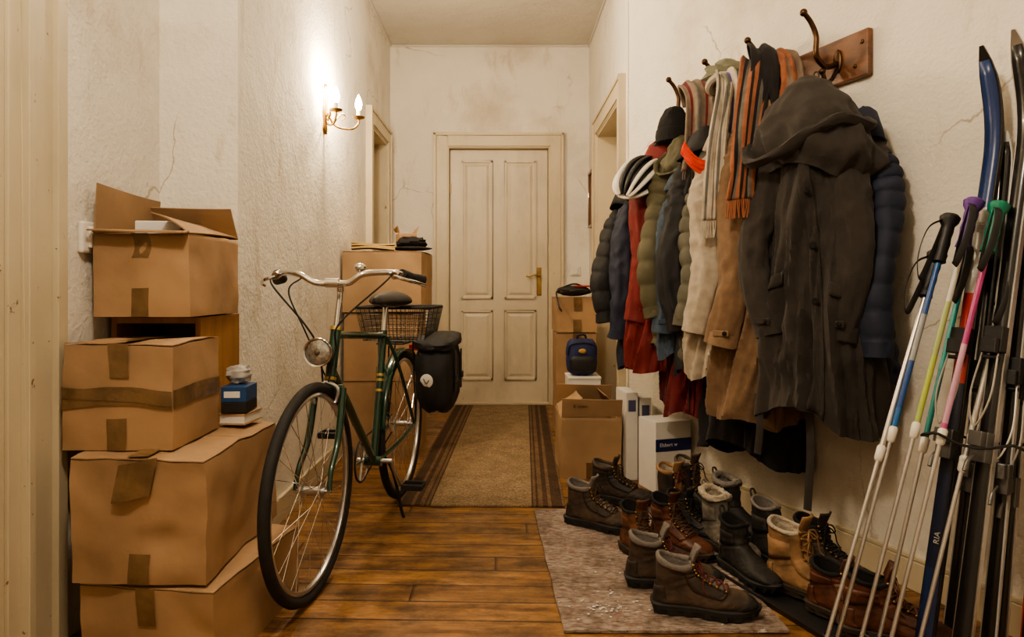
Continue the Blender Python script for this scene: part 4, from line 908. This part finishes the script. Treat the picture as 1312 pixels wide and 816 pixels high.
def stripes(name,cols,f_=3.1,off=0.):
    m,nt,b,o=newmat(name,.3); sp=nt.nodes.new('ShaderNodeSeparateXYZ'); nt.links.new(o,sp.inputs[0])
    f=math_(nt,'FRACT',math_(nt,'ADD',math_(nt,'MULTIPLY',sp.outputs[2],f_),off))
    k=len(cols); nt.links.new(ramp(nt,f,[(i/k,c) for i,c in enumerate(cols)],True),b.inputs['Base Color']); return m
sb=stripes('ski_blue_graphic',[(.015,.03,.09),(.012,.018,.045),(.012,.015,.03),(.35,.03,.025),(.45,.45,.44),(.02,.045,.15),(.02,.045,.15)],.56); sblk=M('ski_black',(.014,.014,.015),.3,coat_=.5); swh=M('ski_white',(.55,.55,.53),.3,coat_=.4,var=.3); sred=M('ski_red',(.40,.03,.02),.35)
fc=V((-1,-.45,0)); fc2=V((-1,-.7,0))
ski('blue and black ski with red and white graphics and curved tip',(1.12,1.80,.0),(1.480,1.975,1.68),sb,sblk,fc,[('RIA',.34,.022),('FIR',1.22,.028)],swh,curve=.12)
ski('grey and black ski with curled silver tip',(1.17,1.73,.0),(1.515,1.90,1.70),sblk,alu,fc,curve=.12)
ski('black ski with white edges and binding',(1.22,1.84,0),(1.475,1.955,1.46),sblk,swh,fc2,curve=.03,wid=.022)
ski('slim black and white cross-country ski',(1.27,1.77,0),(1.505,1.88,1.50),sblk,swh,fc2,curve=.03,wid=.020)
ski('slim dark ski with silver edges near the wall',(1.33,1.81,0),(1.52,1.89,1.40),sblk,alu,fc2,curve=.03,wid=.020)
ski('red edged black ski near the wall',(1.38,1.77,0),(1.545,1.83,1.50),sblk,sred,fc2,curve=.03,wid=.020)
e=thing('ski_strap','black elastic cord tied round the ski bundle','strap',(1.28,1.81,.60))
mb=MB(); mb.tube([V((.14*cos(2*pi*k/32),.07*sin(2*pi*k/32)+.01*sin(k),-.02*cos(2*pi*k/32)+.01*sin(k*.8))) for k in range(33)],.004,8); mb.obj('cord',blackpl,e)
def pole(label,bot,top,gm,um,lm,strapside=1,col_=whitepl):
    mt,L=lean(bot,top,N); e=thing('ski_pole',label,'ski pole',mat=mt,group='ski poles leaning on the wall')
    mb=MB(); mb.tube([(0,0,.03),(0,0,L*.55)],.0055,12); mb.obj('lower_shaft',lm,e)
    mb=MB(); mb.tube([(0,0,L*.5),(0,0,L-.12)],.0075,12); mb.obj('upper_shaft',um,e)
    mb=MB(); mb.lathe([(.0075,L*.5-.03),(.011,L*.5-.025),(.012,L*.5+.010),(.008,L*.5+.015)],12); mb.obj('locking_collar',col_,e)
    mb=MB(); mb.lathe([(.010,L-.15),(.019,L-.145),(.016,L-.125),(.0165,L-.105),(.018,L-.09),(.016,L-.07),(.018,L-.05),(.017,L-.035),(.025,L-.022),(.027,L-.008),(.020,L),(.001,L+.002)],16); mb.obj('grip',gm,e)
    mb=MB(); sg=strapside; P=cat([(0,-.012,L-.015),(.03*sg,-.035,L-.05),(.035*sg,-.04,L-.14),(.015*sg,-.034,L-.21),(.005*sg,-.024,L-.13),(0,-.012,L-.02)],8); mb.tube(P,.009,8,sq=(.15,1)); mb.obj('wrist_strap',blackpl,e)
    mb=MB(); mb.ring((0,0,.07),.035,.004,'z',24,6)
    for k in range(4): mb.tube([(0,0,.075),(cos(k*pi/2)*.035,sin(k*pi/2)*.035,.07)],.004,6)
    mb.obj('pole_basket',blackpl,e)
    mb=MB(); mb.tube([(0,0,0.001),(0,0,.035)],[(0,.0025),(1,.0055)],8); mb.obj('pole_tip',alu,e)
silver=M('pole_silver',(.60,.58,.56),.3,.8)
pole('ski pole with black grip and blue shaft',(.875,1.80,0),(1.30,1.95,1.225),blackpl,stripes('pb',[(.02,.08,.28),(.02,.13,.36),(.02,.08,.28),(.30,.32,.34)],1.8,.2),silver,-1)
pole('ski pole with purple grip and yellow-green shaft',(.92,1.77,0),(1.335,1.90,1.265),M('purple_grip',(.13,.045,.28),.5),stripes('pt',[(.38,.48,.14),(.40,.50,.10),(.34,.42,.16),(.55,.55,.48)],1.6,.1),silver,1)
pole('ski pole with green grip and pink shaft',(.965,1.72,0),(1.375,1.86,1.25),M('green_grip',(.010,.24,.15),.5),stripes('pp',[(.50,.08,.26),(.55,.30,.42),(.42,.05,.2)],1.5,.3),silver,1)
pole('slim silver ski pole with black grip',(.82,1.76,0),(1.285,1.985,1.12),blackpl,silver,silver,-1)
pole('slim teal ski pole with black handle',(.99,1.80,0),(1.375,1.97,1.16),blackpl,stripes('pz',[(.02,.28,.26),(.02,.22,.20)],1.2),silver,1)
pole('slim silver ski pole with dark handle',(1.04,1.72,0),(1.43,1.88,1.10),blackpl,silver,silver,1)
# ---------------------------------------------------------------- camera
cam=D.cameras.new('camera'); cam.sensor_width=36; cam.lens=23.6; cam.shift_x=.0084; cam.shift_y=-.032; cam.clip_start=.02
co=D.objects.new('camera',cam); co.location=(0,0,1.02); co.rotation_euler=(pi/2,0,0); COL.objects.link(co); SC.camera=co
